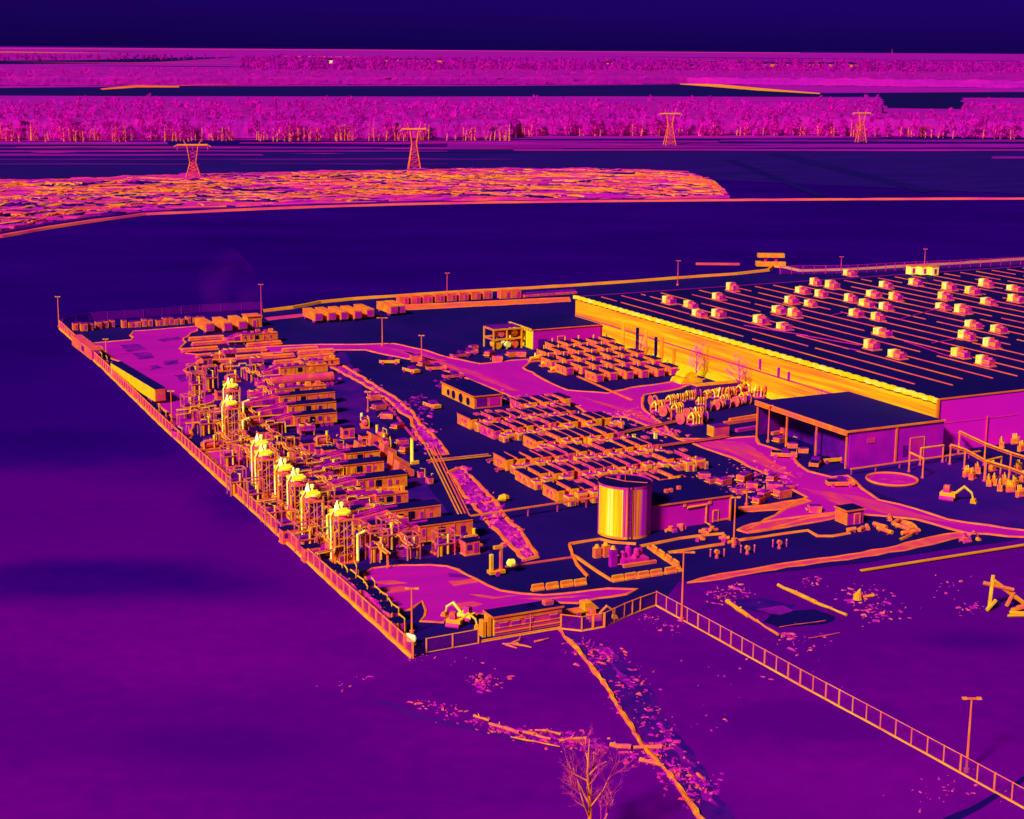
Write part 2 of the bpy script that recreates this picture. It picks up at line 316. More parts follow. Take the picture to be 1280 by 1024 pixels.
# ------------------------------------------------------------------ woods
def wood(name, pts, n, hgt, m, leaf, per, label, avoid=None, trunk=True, pxs=None):
    cs = []
    while len(cs) < n:
        x = rng.uniform(-150, 1430); y0, y1 = pxs(x); t = rng.random(); y = y0 + (y1 - y0) * t
        a = g(x, y, hgt * .85)
        if avoid and avoid(x, y): continue
        cs.append((a.x, a.y, rng.uniform(.75, 1.2) * hgt))
    cs = np.array(cs); N = len(cs) * per; c = np.repeat(cs, per, 0)
    th = rng.uniform(0, 6.283, N); rr = np.sqrt(rng.random(N)); zz = rng.uniform(.08, 1, N); wid = .19 * np.sin(np.clip(zz * 2.7 + .35, 0, 3.14)) + .03
    P = np.stack([c[:, 0] + np.cos(th) * rr * wid * c[:, 2], c[:, 1] + np.sin(th) * rr * wid * c[:, 2], zz * c[:, 2] + .3], -1)
    d1 = rng.normal(0, 1, (N, 3)); d1[:, 2] = np.abs(d1[:, 2]) * 3.2; d1 *= (leaf * rng.uniform(.6, 1.4, N) / np.linalg.norm(d1, axis=1))[:, None]
    d2 = rng.normal(0, 1, (N, 3)); d2 *= (leaf * .55 / np.linalg.norm(d2, axis=1))[:, None]
    V = np.stack([P - d1 * .5, P + d1 * .5, P + d2], 1).reshape(-1, 3); V[:, 2] = np.maximum(V[:, 2], .6)
    F = np.arange(len(V)).reshape(-1, 3)
    o = mesh_obj(name, V, F, m, 'stuff'); o['label'] = label
    if trunk:
        b = MB()
        for x, y, h in cs[rng.random(len(cs)) < trunk]:
            k = rng.uniform(.35, .95) * h; b.tube([(x, y, 0), (x + rng.normal(0, .5), y, k)], [.55, .3], 4, False)
        t = b.build('trunk', mat(.72, .08, .05), o); t['kind'] = 'stuff'
    return o
def crown_mass(far, near, hgt, m, label, bump, gap=None, nx=700, ny=26):
    """the closed crowns of a wood: a bumpy roof of twigs ending in a ragged front"""
    v = np.zeros((ny + 6, nx, 3)); r = np.random.default_rng(5)
    for i in range(nx):
        x = -150 + 1580 * i / (nx - 1); A, B = g(x, far(x), hgt * .9), g(x, near(x), hgt * .9)
        for j in range(ny): v[j, i] = A.lerp(B, j / (ny - 1))
        for j in range(6): v[ny + j, i] = (B.x, B.y - .7 * (j + 1) - r.uniform(0, 1.5), hgt * .9 * (1 - [.10, .3, .5, .7, .84, .93][j]))
    n = r.normal(0, 1, (ny + 6, nx)); k = n.copy()
    for a in (1, 2): k += .7 * np.roll(n, a, 1) + .5 * np.roll(n, -a, 1)
    v[:, :, 2] += k * bump * np.r_[np.ones(ny + 2), [.8, .6, .4, .2]][:, None] * .5; v[ny:, :, 1] += r.normal(0, .7, (6, nx))
    v[0, :, 2] = hgt * .55
    idx = np.arange((ny + 6) * nx).reshape(ny + 6, nx); f = np.stack([idx[:-1, :-1], idx[1:, :-1], idx[1:, 1:], idx[:-1, 1:]], -1)
    if gap is not None:
        keep = np.ones(f.shape[:2], bool)
        for i in range(nx - 1):
            x = -150 + 1580 * i / (nx - 1)
            for j in range(ny): keep[j, i] = not gap(x, far(x) + (near(x) - far(x)) * j / (ny - 1))
        f = f[keep]
    o = mesh_obj('forest', v.reshape(-1, 3), f.reshape(-1, 4), m, 'stuff', None, True); o['label'] = label
_n1 = lambda x: 151 + (0 if x < 640 else -3) + max(0, (x - 1000) / 70)
crown_mass(lambda x: 127.5 + 1.6 * math.sin(x / 37) + 1.0 * math.sin(x / 11), _n1, 18, mat(.505, .06, .03, (1, 1, .25), detail=7, gain=.86), 'smooth closed crowns of the nearest magenta woodland belt', 1.3, lambda x, y: 1100 < x < 1205 and y < 143)
crown_mass(lambda x: 87 + max(0, (x - 700) / 180), lambda x: 96.5 + max(0, (x - 860) / 90), 19, mat(.50, .06, .012, (1, 1, .25), detail=6, gain=.9), 'smooth closed crowns of the second magenta woodland strip', 1.6)
WD = leaf_mat(.515, .05, .02, (1, 1, .3), 1.75)
wood('forest', None, 1700, 19.5, WD, 4.6, 46, 'long magenta belt of bare woodland running across behind the pylons', trunk=.1,
     pxs=lambda x: (127 + 2.2 * math.sin(x / 37) + 1.5 * math.sin(x / 11), 152 + (0 if x < 640 else -3) + max(0, (x - 1000) / 70)),
     avoid=lambda x, y: 1100 < x < 1205 and y < 143)
# a front row with the trunks on view
wood('forest', None, 380, 14, leaf_mat(.56, .08, .03, (1, 1, 1), 1.75), 3.0, 16, 'straggling front row of thin trees with glowing stems along the woodland edge', trunk=.9,
     pxs=lambda x: (156.4 + (1.6 if x < 640 else -3) + max(0, (x - 1000) / 70), 157.8 + (1.8 if x < 640 else -3) + max(0, (x - 1000) / 70)))
wood('forest', None, 900, 20, WD, 8.0, 16, 'second magenta strip of woodland beyond the dark fields', trunk=.05, pxs=lambda x: (86 + 1.2 * math.sin(x / 50) + max(0, (x - 700) / 180), 96 + max(0, (x - 860) / 90)))
wood('forest', None, 2600, 24, leaf_mat(.5, .07, .01, (1, 1, 1), 1.4), 22, 9, 'farthest magenta woods below the horizon', trunk=0, pxs=lambda x: (68 + x / 1280 * 8, 81 + x / 1280 * 7), avoid=lambda x, y: (x < 300 and y > 71) )

# ------------------------------------------------------------------ pylons
def pylon(px, py, hgt, wid, label, waist=.55):
    t = thing('pylon', label, 'pylon', g(px, py), R(10), 'transmission pylons across the river flat')
    for s in (-1, 1):
        for q in (-1, 1):
            MB().tube([(s * wid * .24, q * wid * .2, 0), (s * wid * .09, q * wid * .07, hgt * waist), (s * wid * .17, q * wid * .04, hgt * .86)], [.42, .38, .3], 4).build('leg', mat(.69, .07, .3), t)
    b = MB()
    for k in range(5):
        z0, z1 = hgt * waist * k / 5, hgt * waist * (k + 1) / 5; w0, w1 = wid * (.24 - .15 * k / 5), wid * (.24 - .15 * (k + 1) / 5)
        for q in (-1, 1): b.bar((-w0, q * w0 * .8, z0), (w1, q * w1 * .8, z1), .16); b.bar((w0, q * w0 * .8, z0), (-w1, q * w1 * .8, z1), .16); b.bar((-w1, q * w1 * .8, z1), (w1, q * w1 * .8, z1), .16)
    for k in range(3):
        z0, z1 = hgt * (waist + .1 * k), hgt * (waist + .1 * (k + 1)); b.bar((-wid * (.09 + .027 * k), 0, z0), (wid * (.09 + .027 * (k + 1)), 0, z1), .16); b.bar((wid * (.09 + .027 * k), 0, z0), (-wid * (.09 + .027 * (k + 1)), 0, z1), .16)
    b.build('bracing', mat(.62, .08, .3), t)
    a = MB().box((0, 0, hgt * .87), (wid * .92, 1.0, .9))
    for s in (-1, 1): a.bar((s * wid * .46, 0, hgt * .87), (s * wid * .56, 0, hgt * .82), .25)
    a.build('crossarm', mat(.76, .06, .3), t)
    for s in (-1, 1): MB().tube([(s * wid * .2, 0, hgt * .88), (s * wid * .27, 0, hgt)], [.4, .2], 4).build('peak', mat(.66, .06, .3), t)
    for s in (-.46, 0, .46): MB().tube([(s * wid, 0, hgt * .86), (s * wid, 0, hgt * .74)], .28, 5).build('insulator', mat(.6, .05, .3), t)
pylon(242, 224, 24, 20, 'wide squat lattice pylon, leftmost of four, at the edge of the warm scrub', .42)
pylon(518, 213, 31.5, 17, 'tall lattice pylon with bright crossarm standing left of the photo centre')
pylon(837, 182, 31, 19, 'lattice pylon in front of the woodland, third of four from the left')
pylon(1076, 178, 30, 17, 'rightmost lattice pylon, half lost against the woodland')
def far_shed(px, py, L, D, H, h, label):
    t = thing('distant_shed', label, 'building', g(px, py), R(4))
    MB().box((0, 0, H / 2), (L, D, H)).build('wall', mat(h, .06, .01), t); MB().prism([(-L * .53, H), (L * .53, H), (L * .42, H * 1.5), (-L * .42, H * 1.5)], -D * .53, D * .53).build('roof', NAVY, t)
far_shed(411, 80, 45, 40, 18, .95, 'tiny bright shed near the horizon left of centre'); far_shed(428, 81.5, 60, 40, 14, .85, 'low bright shed just right of the tiny bright shed by the horizon')
far_shed(517, 78, 320, 60, 14, .72, 'long low warm shed near the horizon, centre'); far_shed(1010, 84, 520, 60, 16, .7, 'longest distant shed, dark roofed, right of centre under the horizon')
far_shed(762, 82, 60, 40, 14, .75, 'small lone distant shed right of centre above the woods')
t = thing('communication_mast', 'thin mast standing alone on the horizon at the right', 'mast', g(1115, 67), 0)
MB().tube([(0, 0, 0), (0, 0, 190)], [14, 5], 5).build('pole', mat(.6, .05, .01), t); MB().box((0, 0, 185), (30, 8, 8)).build('crossarm', mat(.6, .05, .01), t)

# ================================================================== THE YARD
Z1, Z2, Z3 = .02, .04, .06
PADM = mat(.10, .045, .06, (1, 2.2, 1), detail=6)
sheet('yard_gravel', [(75, 411), (112, 403), (250, 396), (330, 391), (400, 379), (560, 367), (716, 359), (860, 348), (1000, 340), (1360, 322), (1500, 520), (1400, 640), (1250, 678), (1080, 703), (960, 716), (852, 728), (822, 755), (770, 777), (700, 787), (600, 803), (516, 822)], PADM, Z1, .5, 5)
sheet('yard_gravel', [(1000, 600), (1160, 560), (1290, 585), (1400, 640), (1290, 668), (1180, 648), (1080, 610)], mat(.21, .05, .08), Z1 + .008, .5, 6)
sheet('yard_gravel', [(258, 520), (300, 440), (430, 440), (470, 520), (560, 640), (615, 692), (440, 706), (330, 640), (262, 575)], mat(.23, .12, .12, detail=7), Z1 + .01, .7, 5)
E1 = (.9, EDGE, .16)
EARTH = mat(.505, .045, .09, (2.2, .7, 1), detail=6)
sheet('bare_earth', [(117, 429), (140, 427), (165, 425), (167, 414), (244, 408.5), (256, 405), (233, 421), (227, 433), (229, 442), (250, 444), (246, 455), (230, 463), (263, 486), (272, 499), (257, 507), (247, 508), (253, 515), (242, 530), (238, 548), (232, 550), (214, 537), (216, 528), (200, 505), (186, 483), (172, 470), (160, 466), (150, 455), (133, 441)], EARTH, Z2, .7, 3, (.7, EDGE, .14))
sheet('bare_earth', [(258, 566), (280, 563), (313, 564), (306, 574), (294, 583), (287, 594), (274, 582)], mat(.56, .05, .1), Z2, .4, 3, (.6, EDGE, .14))
sheet('bare_earth', [(453, 718), (466, 711), (482, 708), (537, 707), (557, 709), (572, 713), (596, 724), (612, 732), (627, 738), (650, 743), (680, 745), (722, 740), (760, 737), (795, 737), (783, 744), (745, 748), (722, 754), (693, 754), (655, 762), (610, 768), (562, 770), (554, 778), (524, 777), (533, 764), (527, 752), (512, 762), (495, 766), (486, 748), (474, 741), (461, 734)], mat(.515, .05, .16, (2.5, .6, 1), detail=6), Z2, .35, 2.2, (.55, EDGE, .14))
for pts in ([(463, 728), (490, 726), (510, 729), (488, 732)], [(560, 727), (590, 724), (598, 729), (570, 733)], [(585, 743), (620, 746), (650, 745), (615, 750)], [(470, 737), (500, 733), (520, 737), (490, 742)], [(560, 757), (590, 753), (605, 756), (575, 762)], [(640, 750), (700, 746), (740, 745), (690, 750)]):
    sheet('bare_earth', pts, mat(.63, .06, .3, (2, .6, 1)), Z3, .35, 1.5)
for pts in ([(150, 432), (175, 430), (182, 437), (160, 441)], [(165, 442), (186, 440), (192, 447), (172, 450)], [(205, 452), (222, 450), (226, 455), (208, 457)], [(195, 425), (222, 421), (226, 424), (204, 428)], [(218, 470), (232, 468), (240, 474), (226, 478)], [(186, 458), (198, 456), (204, 460), (190, 463)], [(232, 493), (246, 491), (250, 496), (238, 499)], [(560, 717), (585, 719), (592, 722), (566, 721)]):
    sheet('bare_earth', pts, mat(.36, .1, .2), Z3, .6, 2)
ROADM = mat(.53, .05, .12, (.7, 2.4, 1), detail=6)
sheet('road', [(320, 434), (400, 431), (440, 431), (492, 430), (530, 438), (556, 446), (600, 455), (640, 451), (668, 449), (655, 460), (680, 475), (710, 488), (760, 492), (790, 485), (850, 476), (880, 474), (850, 486), (806, 494), (803, 510), (828, 531), (846, 549), (905, 549), (946, 546), (950, 555), (985, 568), (1010, 590), (1040, 597), (1060, 595), (1087, 617), (1100, 625), (1147, 637), (1185, 650), (1285, 664), (1285, 672), (1210, 667), (1145, 650), (1055, 641), (1010, 648), (960, 662), (930, 666), (958, 650), (1008, 622), (985, 608), (960, 594), (915, 573), (880, 560), (850, 549), (827, 541), (782, 522), (741, 520), (712, 504), (672, 500), (655, 503), (625, 490), (580, 472), (527, 453), (457, 438), (400, 438), (330, 442)], ROADM, Z2, .35, 3, (.75, EDGE, .15))
for pts in ([(500, 437.5), (540, 449), (600, 467), (650, 489), (640, 489), (590, 470), (530, 451)], [(720, 495), (800, 515), (830, 535), (815, 530), (770, 512)], [(860, 552), (930, 552), (1000, 600), (960, 585), (910, 565)], [(1000, 610), (1080, 622), (1150, 644), (1200, 655), (1120, 644), (1050, 632)], [(470, 433), (520, 440), (560, 452), (540, 451), (500, 441)]):
    sheet('wheel_track', pts, mat(.60, .07, .25, (.6, 2.4, 1)), Z3, .3, 2)
# a side track and strips at the lower right of the yard
sheet('path', [(858, 729), (900, 718), (985, 704), (1060, 694), (1120, 683), (1160, 672), (1200, 666), (1212, 669), (1180, 677), (1130, 688), (1060, 700), (985, 709), (905, 724)], mat(.64, .05, .2, (.6, 2.2, 1)), Z2 + .008, .25, 2.5, (.35, EDGE, .1))
sheet('traffic_island', [(925, 635), (960, 632), (1005, 624), (1012, 627), (980, 637), (940, 640), (928, 640)], PINK, Z3 + .012, .2, 2, (.5, EDGE, .15))
sheet('traffic_island', [(921, 663), (940, 656), (975, 650), (1010, 645), (1045, 641), (1050, 647), (1015, 654), (970, 662), (935, 667)], mat(.6, .05, .3), Z3 + .012, .2, 2, (.5, EDGE, .15))
bank(wiggle([g(*p) for p in [(918, 677), (950, 672), (985, 667), (1010, 664), (1022, 671), (1040, 671), (1062, 667)]], .1, 2, False), .7, mat(.72, .05, .3), .3, 0, name='kerb', kind='structure')
sheet('path', [(500, 382), (712, 372), (713, 377), (640, 381), (500, 388)], mat(.68, .05, .1), Z2, .3, 4, (.7, EDGE, .15))
sheet('path', [(330, 397), (400, 390), (440, 389), (400, 394), (335, 401)], mat(.6, .05, .1), Z2, .3, 4)
# dark field track, bottom right corner
sheet('field_track', [(1165, 1030), (1225, 1003), (1290, 965), (1290, 972), (1230, 1008), (1180, 1035)], mat(.10, .03, .3), .02, .15, 2)
sheet('field_track', [(450, 868), (520, 889), (600, 911), (660, 925), (652, 929), (600, 918), (520, 897), (458, 874)], mat(.29, .04, .15), .02, .5, 2)
# far boundary line: raised pipe-like bund
bank(wiggle([g(*p) for p in [(328, 390), (365, 386), (400, 379), (440, 375), (490, 371.5), (560, 367), (640, 362.5), (716, 358), (790, 353), (860, 347.5), (920, 343.5), (960, 339), (966, 334), (980, 335), (1000, 339.5), (1060, 338), (1130, 334), (1200, 330), (1290, 324), (1400, 318)]], 0, 6, False), 1.5, mat(.76, .06, .1), .8, 0, name='bund', kind='structure', jag=.1)
MB().box((0, 0, .9), (16.5, 1.2, .8)).build('pipe', mat(.64, .03, .2)).location = g(897, 333)
tag(bpy.data.objects['pipe'], 'lone straight pipe lying on the navy field beyond the far bund', 'pipe'); bpy.data.objects['pipe'].rotation_euler = (0, 0, 0)
t = thing('field_tank', 'low two-tier hot tank on the field edge behind the warehouse', 'tank', g(963, 333), 0)
MB().box((0, 0, 1), (11, 4, 1.6)).build('base', WARM, t); MB().box((0, 0, 4.2), (10, 3, 1.4)).build('lid', WARM, t); MB().box((-2, 0, 2.6), (1, 1, 2)).build('leg', RED, t); MB().box((2, 0, 2.6), (1, 1, 2)).build('leg', RED, t)

# ------------------------------------------------------------------ fences
MESH = mat(.40, .06, 1.5, alpha=.42); MESH2 = mat(.60, .08, 1.2, alpha=.6)
def fence(px, hgt, label, step=3.0, pm=LINE, mm=MESH, rail=.09, kick=.3, group=None, base=True):
    pts = [g(*p) for p in px]; t = thing('fence', label, 'fence', pts[0], 0)
    loc = [p - pts[0] for p in pts]; ra = MB(); me = MB(); n = 0; posts = []
    for a, b in zip(loc, loc[1:]):
        L = (b - a).length; k = max(1, round(L / step))
        for q in range(k): posts.append(a.lerp(b, q / k))
    posts.append(loc[-1])
    U_ = Vector((0, 0, 1))
    for a, b in zip(posts, posts[1:]): ra.bar(a + U_ * hgt, b + U_ * hgt, rail); me.face([a + U_ * .1, b + U_ * .1, b + U_ * (hgt - .05), a + U_ * (hgt - .05)])
    if len(posts) <= 100:
        for k, p in enumerate(posts): MB().box((p.x, p.y, hgt / 2), (rail * 2.2 * random.choice((1, 1, 1.6)), rail * 2.2, hgt + .15)).build('post', pm, t)
    else:
        b = MB()
        for p in posts: b.box((p.x, p.y, hgt / 2), (rail * 2.2, rail * 2.2, hgt + .15))
        b.build('post', pm, t)['kind'] = 'stuff'
    ra.build('top_rail', pm, t); me.build('wire_mesh', mm, t)
    if base: bank(posts, kick * 2.2, mat(.77, .06, .3), kick, 0, t, 'base_kerb', jag=.2)
    return t
fence([(820, 757), (900, 801), (1000, 857), (1100, 911), (1200, 966), (1310, 1027)], 2.2, 'long chain link fence running down to the bottom right corner', 2.75, kick=.15, rail=.06)
fence([(701, 786), (727, 789), (755, 784), (780, 772), (800, 764), (820, 757)], 2.1, 'curved chain link fence between the long site office and the right-hand fence', 2.4, kick=.16)
fence([(533, 816), (598, 804), ], 2.0, 'two-panel gate fence at the near corner beside the site office', 4.0, pm=mat(.75, .05, .4), kick=.1)
fence([(600, 803), (699, 786)], .25, 'low rail along the foot of the long site office', 3, kick=.15)
fence([(75, 411), (130, 462), (200, 530), (310, 633), (400, 717), (516, 823)], 2.3, 'long left-hand perimeter fence beside the turbine yard', 2.9, pm=mat(.74, .07, .4), mm=MESH2, kick=.36, rail=.12)
fence([(78, 409), (112, 401), (180, 397), (250, 391), (328, 387)], 2.4, 'faint far fence behind the row of crates', 6, pm=PUR, kick=.1, base=False)
fence([(975, 343), (1060, 342), (1130, 338), (1200, 335), (1300, 330)], 3, 'faint fence of thin posts behind the warehouse roof', 4.5, pm=mat(.55, .05, .2), kick=.1, base=False)
# light poles -------------------------------------------------------
def pole(b, top, label, arms=0, r=.13, h=.68, glow=None):
    base = g(*b)
    D = (base - Vector((0, 0, CAMZ))); dist = D.length
    H = (b[1] - top) * dist / FPX / math.cos(PITCH * 1.0)
    t = thing('light_pole', label, 'light pole', base, 0)
    MB().tube([(0, 0, 0), (0, 0, H)], [r * 1.3, r * .8], 6).build('pole', glow or mat(h, .05, .3), t); MB().cyl((0, 0, 0), r * 2.6, .5, 8).build('base', ORG2, t)
    a = MB(); aw = arms or .5
    a.box((0, 0, H), (aw * 2, .3, .16)); a.build('lamp_arm', mat(h, .04, .3), t)
    for s in (-1, 1): MB().box((s * aw, 0, H + .02), (.55, .4, .2)).build('lamp_head', mat(h + .06, .03, .3), t)
for b, top, lb, ar in [((74, 409), 373, 'tall thin light pole at the far left corner of the perimeter', 0), ((327, 398), 357, 'light pole on the far edge above the turbine row', 0), ((559, 367), 342, 'slim light pole on the far bund left of the warehouse', 0),
        ((847, 357), 327, 'thin light pole rising behind the warehouse roof edge, left of the other roofline poles', 0), ((1051, 341), 322, 'shortest light pole behind the warehouse roof', 0), ((1155, 340), 313, 'rightmost light pole behind the warehouse roof', 0), ((133, 447), 425, 'light pole beside the left fence near the far corner', 0),
        ((215, 528), 490, 'light pole standing on the left magenta earth patch', 0), ((478, 432), 398, 'light pole beside the dark lot above the main road', 1.2), ((527, 453), 420, 'light pole standing in the fork of the upper road', 0), ((917, 684), 622, 'light pole at the right corner of the low tank-side building', 0),
        ((852, 776), 690, 'tall light pole with wide T-shaped head by the fence corner', 1.3), ((1208, 965), 875, 'lone light pole with twin heads on the lower right fence', .8), ((515, 792), 735, 'light pole with short arm at the near left corner', .7), ((933, 632), 615, 'short pole beside the narrow orange island', 0), ((960, 553), 508, 'light pole at the left corner of the canopy building', 0), ((460, 515), 490, 'stubby orange pole between the turbine trailers and the rubble bank', 0)]:
    pole(b, top, lb, ar, r=.16 if b[1] < 420 else .13, h=.62 if b[1] < 400 else .70)

# ------------------------------------------------------------------ warehouse
A = gu(1178, 575); U1 = -249.8; U0 = -403.5; V0 = 221.2; V1 = 395; HW = 11.1
def W(u, v, z=0): return (v - V0, -(u - U1), z)              # local frame of the warehouse: x = v, y away
wh = thing('warehouse', 'huge flat-roofed warehouse with glowing long side wall and dark roof', 'warehouse', uv(U1, V0))
LW = U1 - U0; WW = V1 - V0
wl = MB()
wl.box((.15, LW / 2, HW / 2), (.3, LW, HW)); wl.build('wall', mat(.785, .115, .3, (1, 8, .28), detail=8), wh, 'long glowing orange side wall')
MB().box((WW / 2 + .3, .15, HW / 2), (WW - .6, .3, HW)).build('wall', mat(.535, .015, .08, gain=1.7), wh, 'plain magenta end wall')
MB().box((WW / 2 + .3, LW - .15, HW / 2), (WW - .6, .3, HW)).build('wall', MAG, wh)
MB().box((WW / 2, LW / 2, HW - .25), (WW - .6, LW - .6, .3)).build('roof', mat(.06, .02, .05, (.5, 3, 1)), wh)
cp = MB()
k = 0; y = 0
while y < LW: cp.box((-.06, y + .75, HW - .25 + .12 * (k % 2)), (.72, 1.5, .9)); y += 1.5; k += 1
cp.build('parapet', mat(.90, .05, .5), wh, 'scalloped yellow parapet')
MB().box((-.03, LW / 2, .8), (.36, LW, 1.6)).build('plinth', mat(.87, .05, .3), wh)
MB().box((-.02, LW / 2, HW * .52), (.34, LW, .28)).build('belt_course', mat(.62, .06, .3), wh)
MB().box((WW / 2, -.04, HW + .1), (WW, .3, .28)).build('roof_edge', mat(.70, .04, .3), wh)
MB().box((-.1, -.1, HW / 2), (.5, .5, HW)).build('corner_trim', mat(.70, .04, .3), wh)
for i, x in enumerate((13.3, 42, 64)): MB().cyl((x, -.18, .2), .16, 6.3, 6).build('downpipe', mat(.62, .04, .3), wh)
MB().box((11, -.02, 6), (21, .1, .12)).build('belt_course', mat(.6, .04, .3), wh)
# roof seams run the length of the roof
SEAM = mat(.66, .07, .12)
k = 0; x = 6.2
while x < WW - 4:
    y = 10 + random.uniform(0, 6)
    while y < LW - 6:
        L = random.choice((34, 48, 60, 26)); L = min(L, LW - 4 - y)
        MB().box((x, y + L / 2, HW + .02), (.22, L, .2)).build('roof_seam', SEAM, wh); y += L + random.uniform(2, 7)
    x += 6.6; k += 1
# pilasters and vents at the far end of the side wall
for y, w_, h_, m in ((126, 1.1, 8, YEL), (118.5, .8, 7.5, DARK), (114, 1.0, 7.5, YEL), (109, .7, 6.5, DARK), (106, 1.1, 7, WARM), (100, 1, 5, WARM)): MB().box((-.25, y, h_ / 2), (.6, w_, h_)).build('pilaster', m, wh)
for y, z, h_ in ((62, 7.6, 2.4), (54.5, 7, 2.2), (50.5, 6.8, 2.0)): MB().box((-.2, y, z), (.5, .5, h_)).build('vent', mat(.5, .05, .4), wh)
# rooftop units
H0 = thing('rooftop_unit', 'rooftop unit', 'air unit', (0, 0, 0), YAW, 'air handling units on the warehouse roof')
MB().box((0, 1.25, .95), (2.0, 1.7, 1.9)).build('hot_section', mat(.93, .06, .9), H0)
MB().box((0, -.75, .8), (1.8, 2.2, 1.4)).build('cooling_section', mat(.56, .16, .9), H0)
MB().box((-.93, -.75, .9), (.14, 1.7, .8)).build('louvre', mat(.8, .08, 1.2), H0); MB().box((0, .1, .12), (2.5, 4.4, .24)).build('kerb', mat(.74, .06, .5), H0)
MB().cyl((0, -1.2, 1.5), .55, .3, 12).build('fan', mat(.68, .05, .6), H0); MB().prism([(-.9, 1.5), (.9, 1.5), (.5, 2.1), (-.5, 2.1)], .0, .5).build('hood', mat(.72, .08, .6), H0)
hv = [(1020 + 0, 356), (1041, 360), (1004, 366), (1027, 371), (990, 379), (1014, 382.5), (975, 391), (994, 396), (981, 411), (1108, 359), (1093, 371), (1120, 375), (1084, 382.5), (1108, 387), (1071, 395), (1098, 400), (1104, 419), (1090, 436), (1122, 447), (1145, 356), (1187, 362), (1216, 367), (1233, 358), (1269, 363), (1182, 374), (1270, 377), (1179, 386), (1204, 391), (1217, 409), (1249, 415), (1209, 424), (1240, 434), (1201, 446), (1232, 456), (837, 379), (864, 384), (899, 374), (916, 363), (899, 396), (952, 404), (875, 395), (1063, 344), (1236, 380), (1064, 377)]
hv.sort()
for i, (x, y) in enumerate(hv):
    z = HW - .1; p = g(x, y + 1, z); lb = 'hot rooftop unit on the warehouse roof, %s counted from the left' % nth(i)
    o = H0 if i == 0 else dup(H0, p, YAW + random.uniform(-.05, .05)); o.location = p; o['label'] = lb; o.scale = (random.uniform(.9, 1.25), random.uniform(.9, 1.25), random.uniform(.85, 1.25))
t = None
for i, (x, y) in enumerate([(1139, 343), (1153, 343.5), (1166, 344)]):
    t = thing('roof_cabinet', ['left', 'middle', 'right'][i] + ' one of three bright square cabinets at the far roof edge', 'cabinet', g(x, y, HW), YAW, 'bright cabinets at far roof edge')
    MB().box((0, 0, 1.4), (2.6, 2.2, 2.6)).build('body', mat(.92, .05, .6, glow=.2), t); MB().box((0, 0, 2.8), (2.9, 2.5, .22)).build('roof', ORG, t); MB().box((0, -1.15, 1.3), (1, .12, 1.6)).build('door', RED, t)
# pipes across the roof
for i, (a, b) in enumerate([((930, 408), (1010, 421)), ((1060, 437), (1075, 440)), ((1040, 395), (1055, 392)), ((1165, 430), (1195, 425)), ((1125, 400), (1180, 385)), ((1000, 420), (1075, 433)), ((1130, 428), (1190, 448))]):
    p, q = g(*a, HW), g(*b, HW); o = MB().tube([Vector((0, 0, .25)), q - p + Vector((0, 0, .25))], .13, 5).build('roof_conduit', mat(.55, .05, .3)); o.location = p
    tag(o, 'thin conduit lying on the warehouse roof, %s from the left of seven' % nth([0, 3, 2, 5, 4, 1, 6][i]), 'pipe', 'conduits on the warehouse roof')

# bare trees against the long wall
def bare_tree(name, base, H, label, spread=.5, m=None, levels=4, lean=0, twig_m=None, n1=6, r0=.2):
    t = thing(name, label, 'tree', base, random.uniform(0, 6))
    tr = MB(); tw = MB()
    top = Vector((lean, 0, H)); tr.tube([(0, 0, 0), (lean * .2, .02 * H, H * .35), (lean * .6, -.02 * H, H * .7), top], [r0, r0 * .7, r0 * .42, r0 * .12], 7)
    def grow(p, d, L, r, lv):
        q = p + d * L * .55 + Vector((random.gauss(0, .06), random.gauss(0, .06), random.gauss(0, .03))) * L; e = q + (d + Vector((random.gauss(0, .25), random.gauss(0, .25), .22))).normalized() * L * .45
        (tr if lv >= levels - 1 else tw).tube([p, q, e], [r, r * .7, r * .35], 5 if lv > 1 else 3, False)
        if lv <= 0: return
        for k in range(random.choice((3, 4, 4, 5))):
            s = random.uniform(.25, 1); o = p.lerp(q, s / .55) if s < .55 else q.lerp(e, (s - .55) / .45)
            a = Vector((random.gauss(0, 1), random.gauss(0, 1), random.gauss(.35, .5))).normalized(); grow(o, (d + a * .9).normalized(), L * random.uniform(.42, .62), r * .5, lv - 1)
    for k in range(n1):
        z = H * (.18 + .62 * k / n1); an = k * 2.4 + random.uniform(-.3, .3); up = random.uniform(.7, 1.5)
        grow(Vector((lean * .5 * z / H, 0, z)), Vector((math.cos(an), math.sin(an), up)).normalized(), H * spread * (1.05 - .6 * z / H), r0 * .5 * (1 - .6 * z / H), levels - 1)
    tr.build('trunk', m or mat(.72, .06, .6), t); tw.build('crown', twig_m or mat(.56, .09, .5), t); return t
TW = mat(.55, .07, .5, gain=1.3)
bare_tree('bare_tree', uv(-334, 217.6), 9, 'bare magenta tree before the glowing warehouse wall, nearest the tented stack', .42, mat(.6, .06, .5), 4, twig_m=TW, n1=9, r0=.22)
bare_tree('bare_tree', uv(-316, 218), 9, 'bare magenta tree before the glowing wall, second from the canopy', .42, mat(.58, .06, .5), 4, twig_m=TW, n1=9, r0=.22)
bare_tree('bare_tree', uv(-362, 218.3), 6.5, 'small faint bare tree against the far part of the glowing wall', .4, mat(.6, .06, .5), 3, twig_m=TW, n1=9, r0=.16)
bare_tree('bare_tree', uv(-284, 218), 7, 'small dark bare tree beside the canopy roof', .35, mat(.5, .06, .5), 3, twig_m=mat(.45, .08, .5), n1=8, r0=.2)
# the tree at the bottom edge
bare_tree('bare_tree', g(735, 1062), 12.2, 'large leafless tree with glowing limbs at the bottom edge', .42, mat(.735, .04, .8), 5, lean=-.1, twig_m=mat(.60, .09, .6), n1=10, r0=.26)

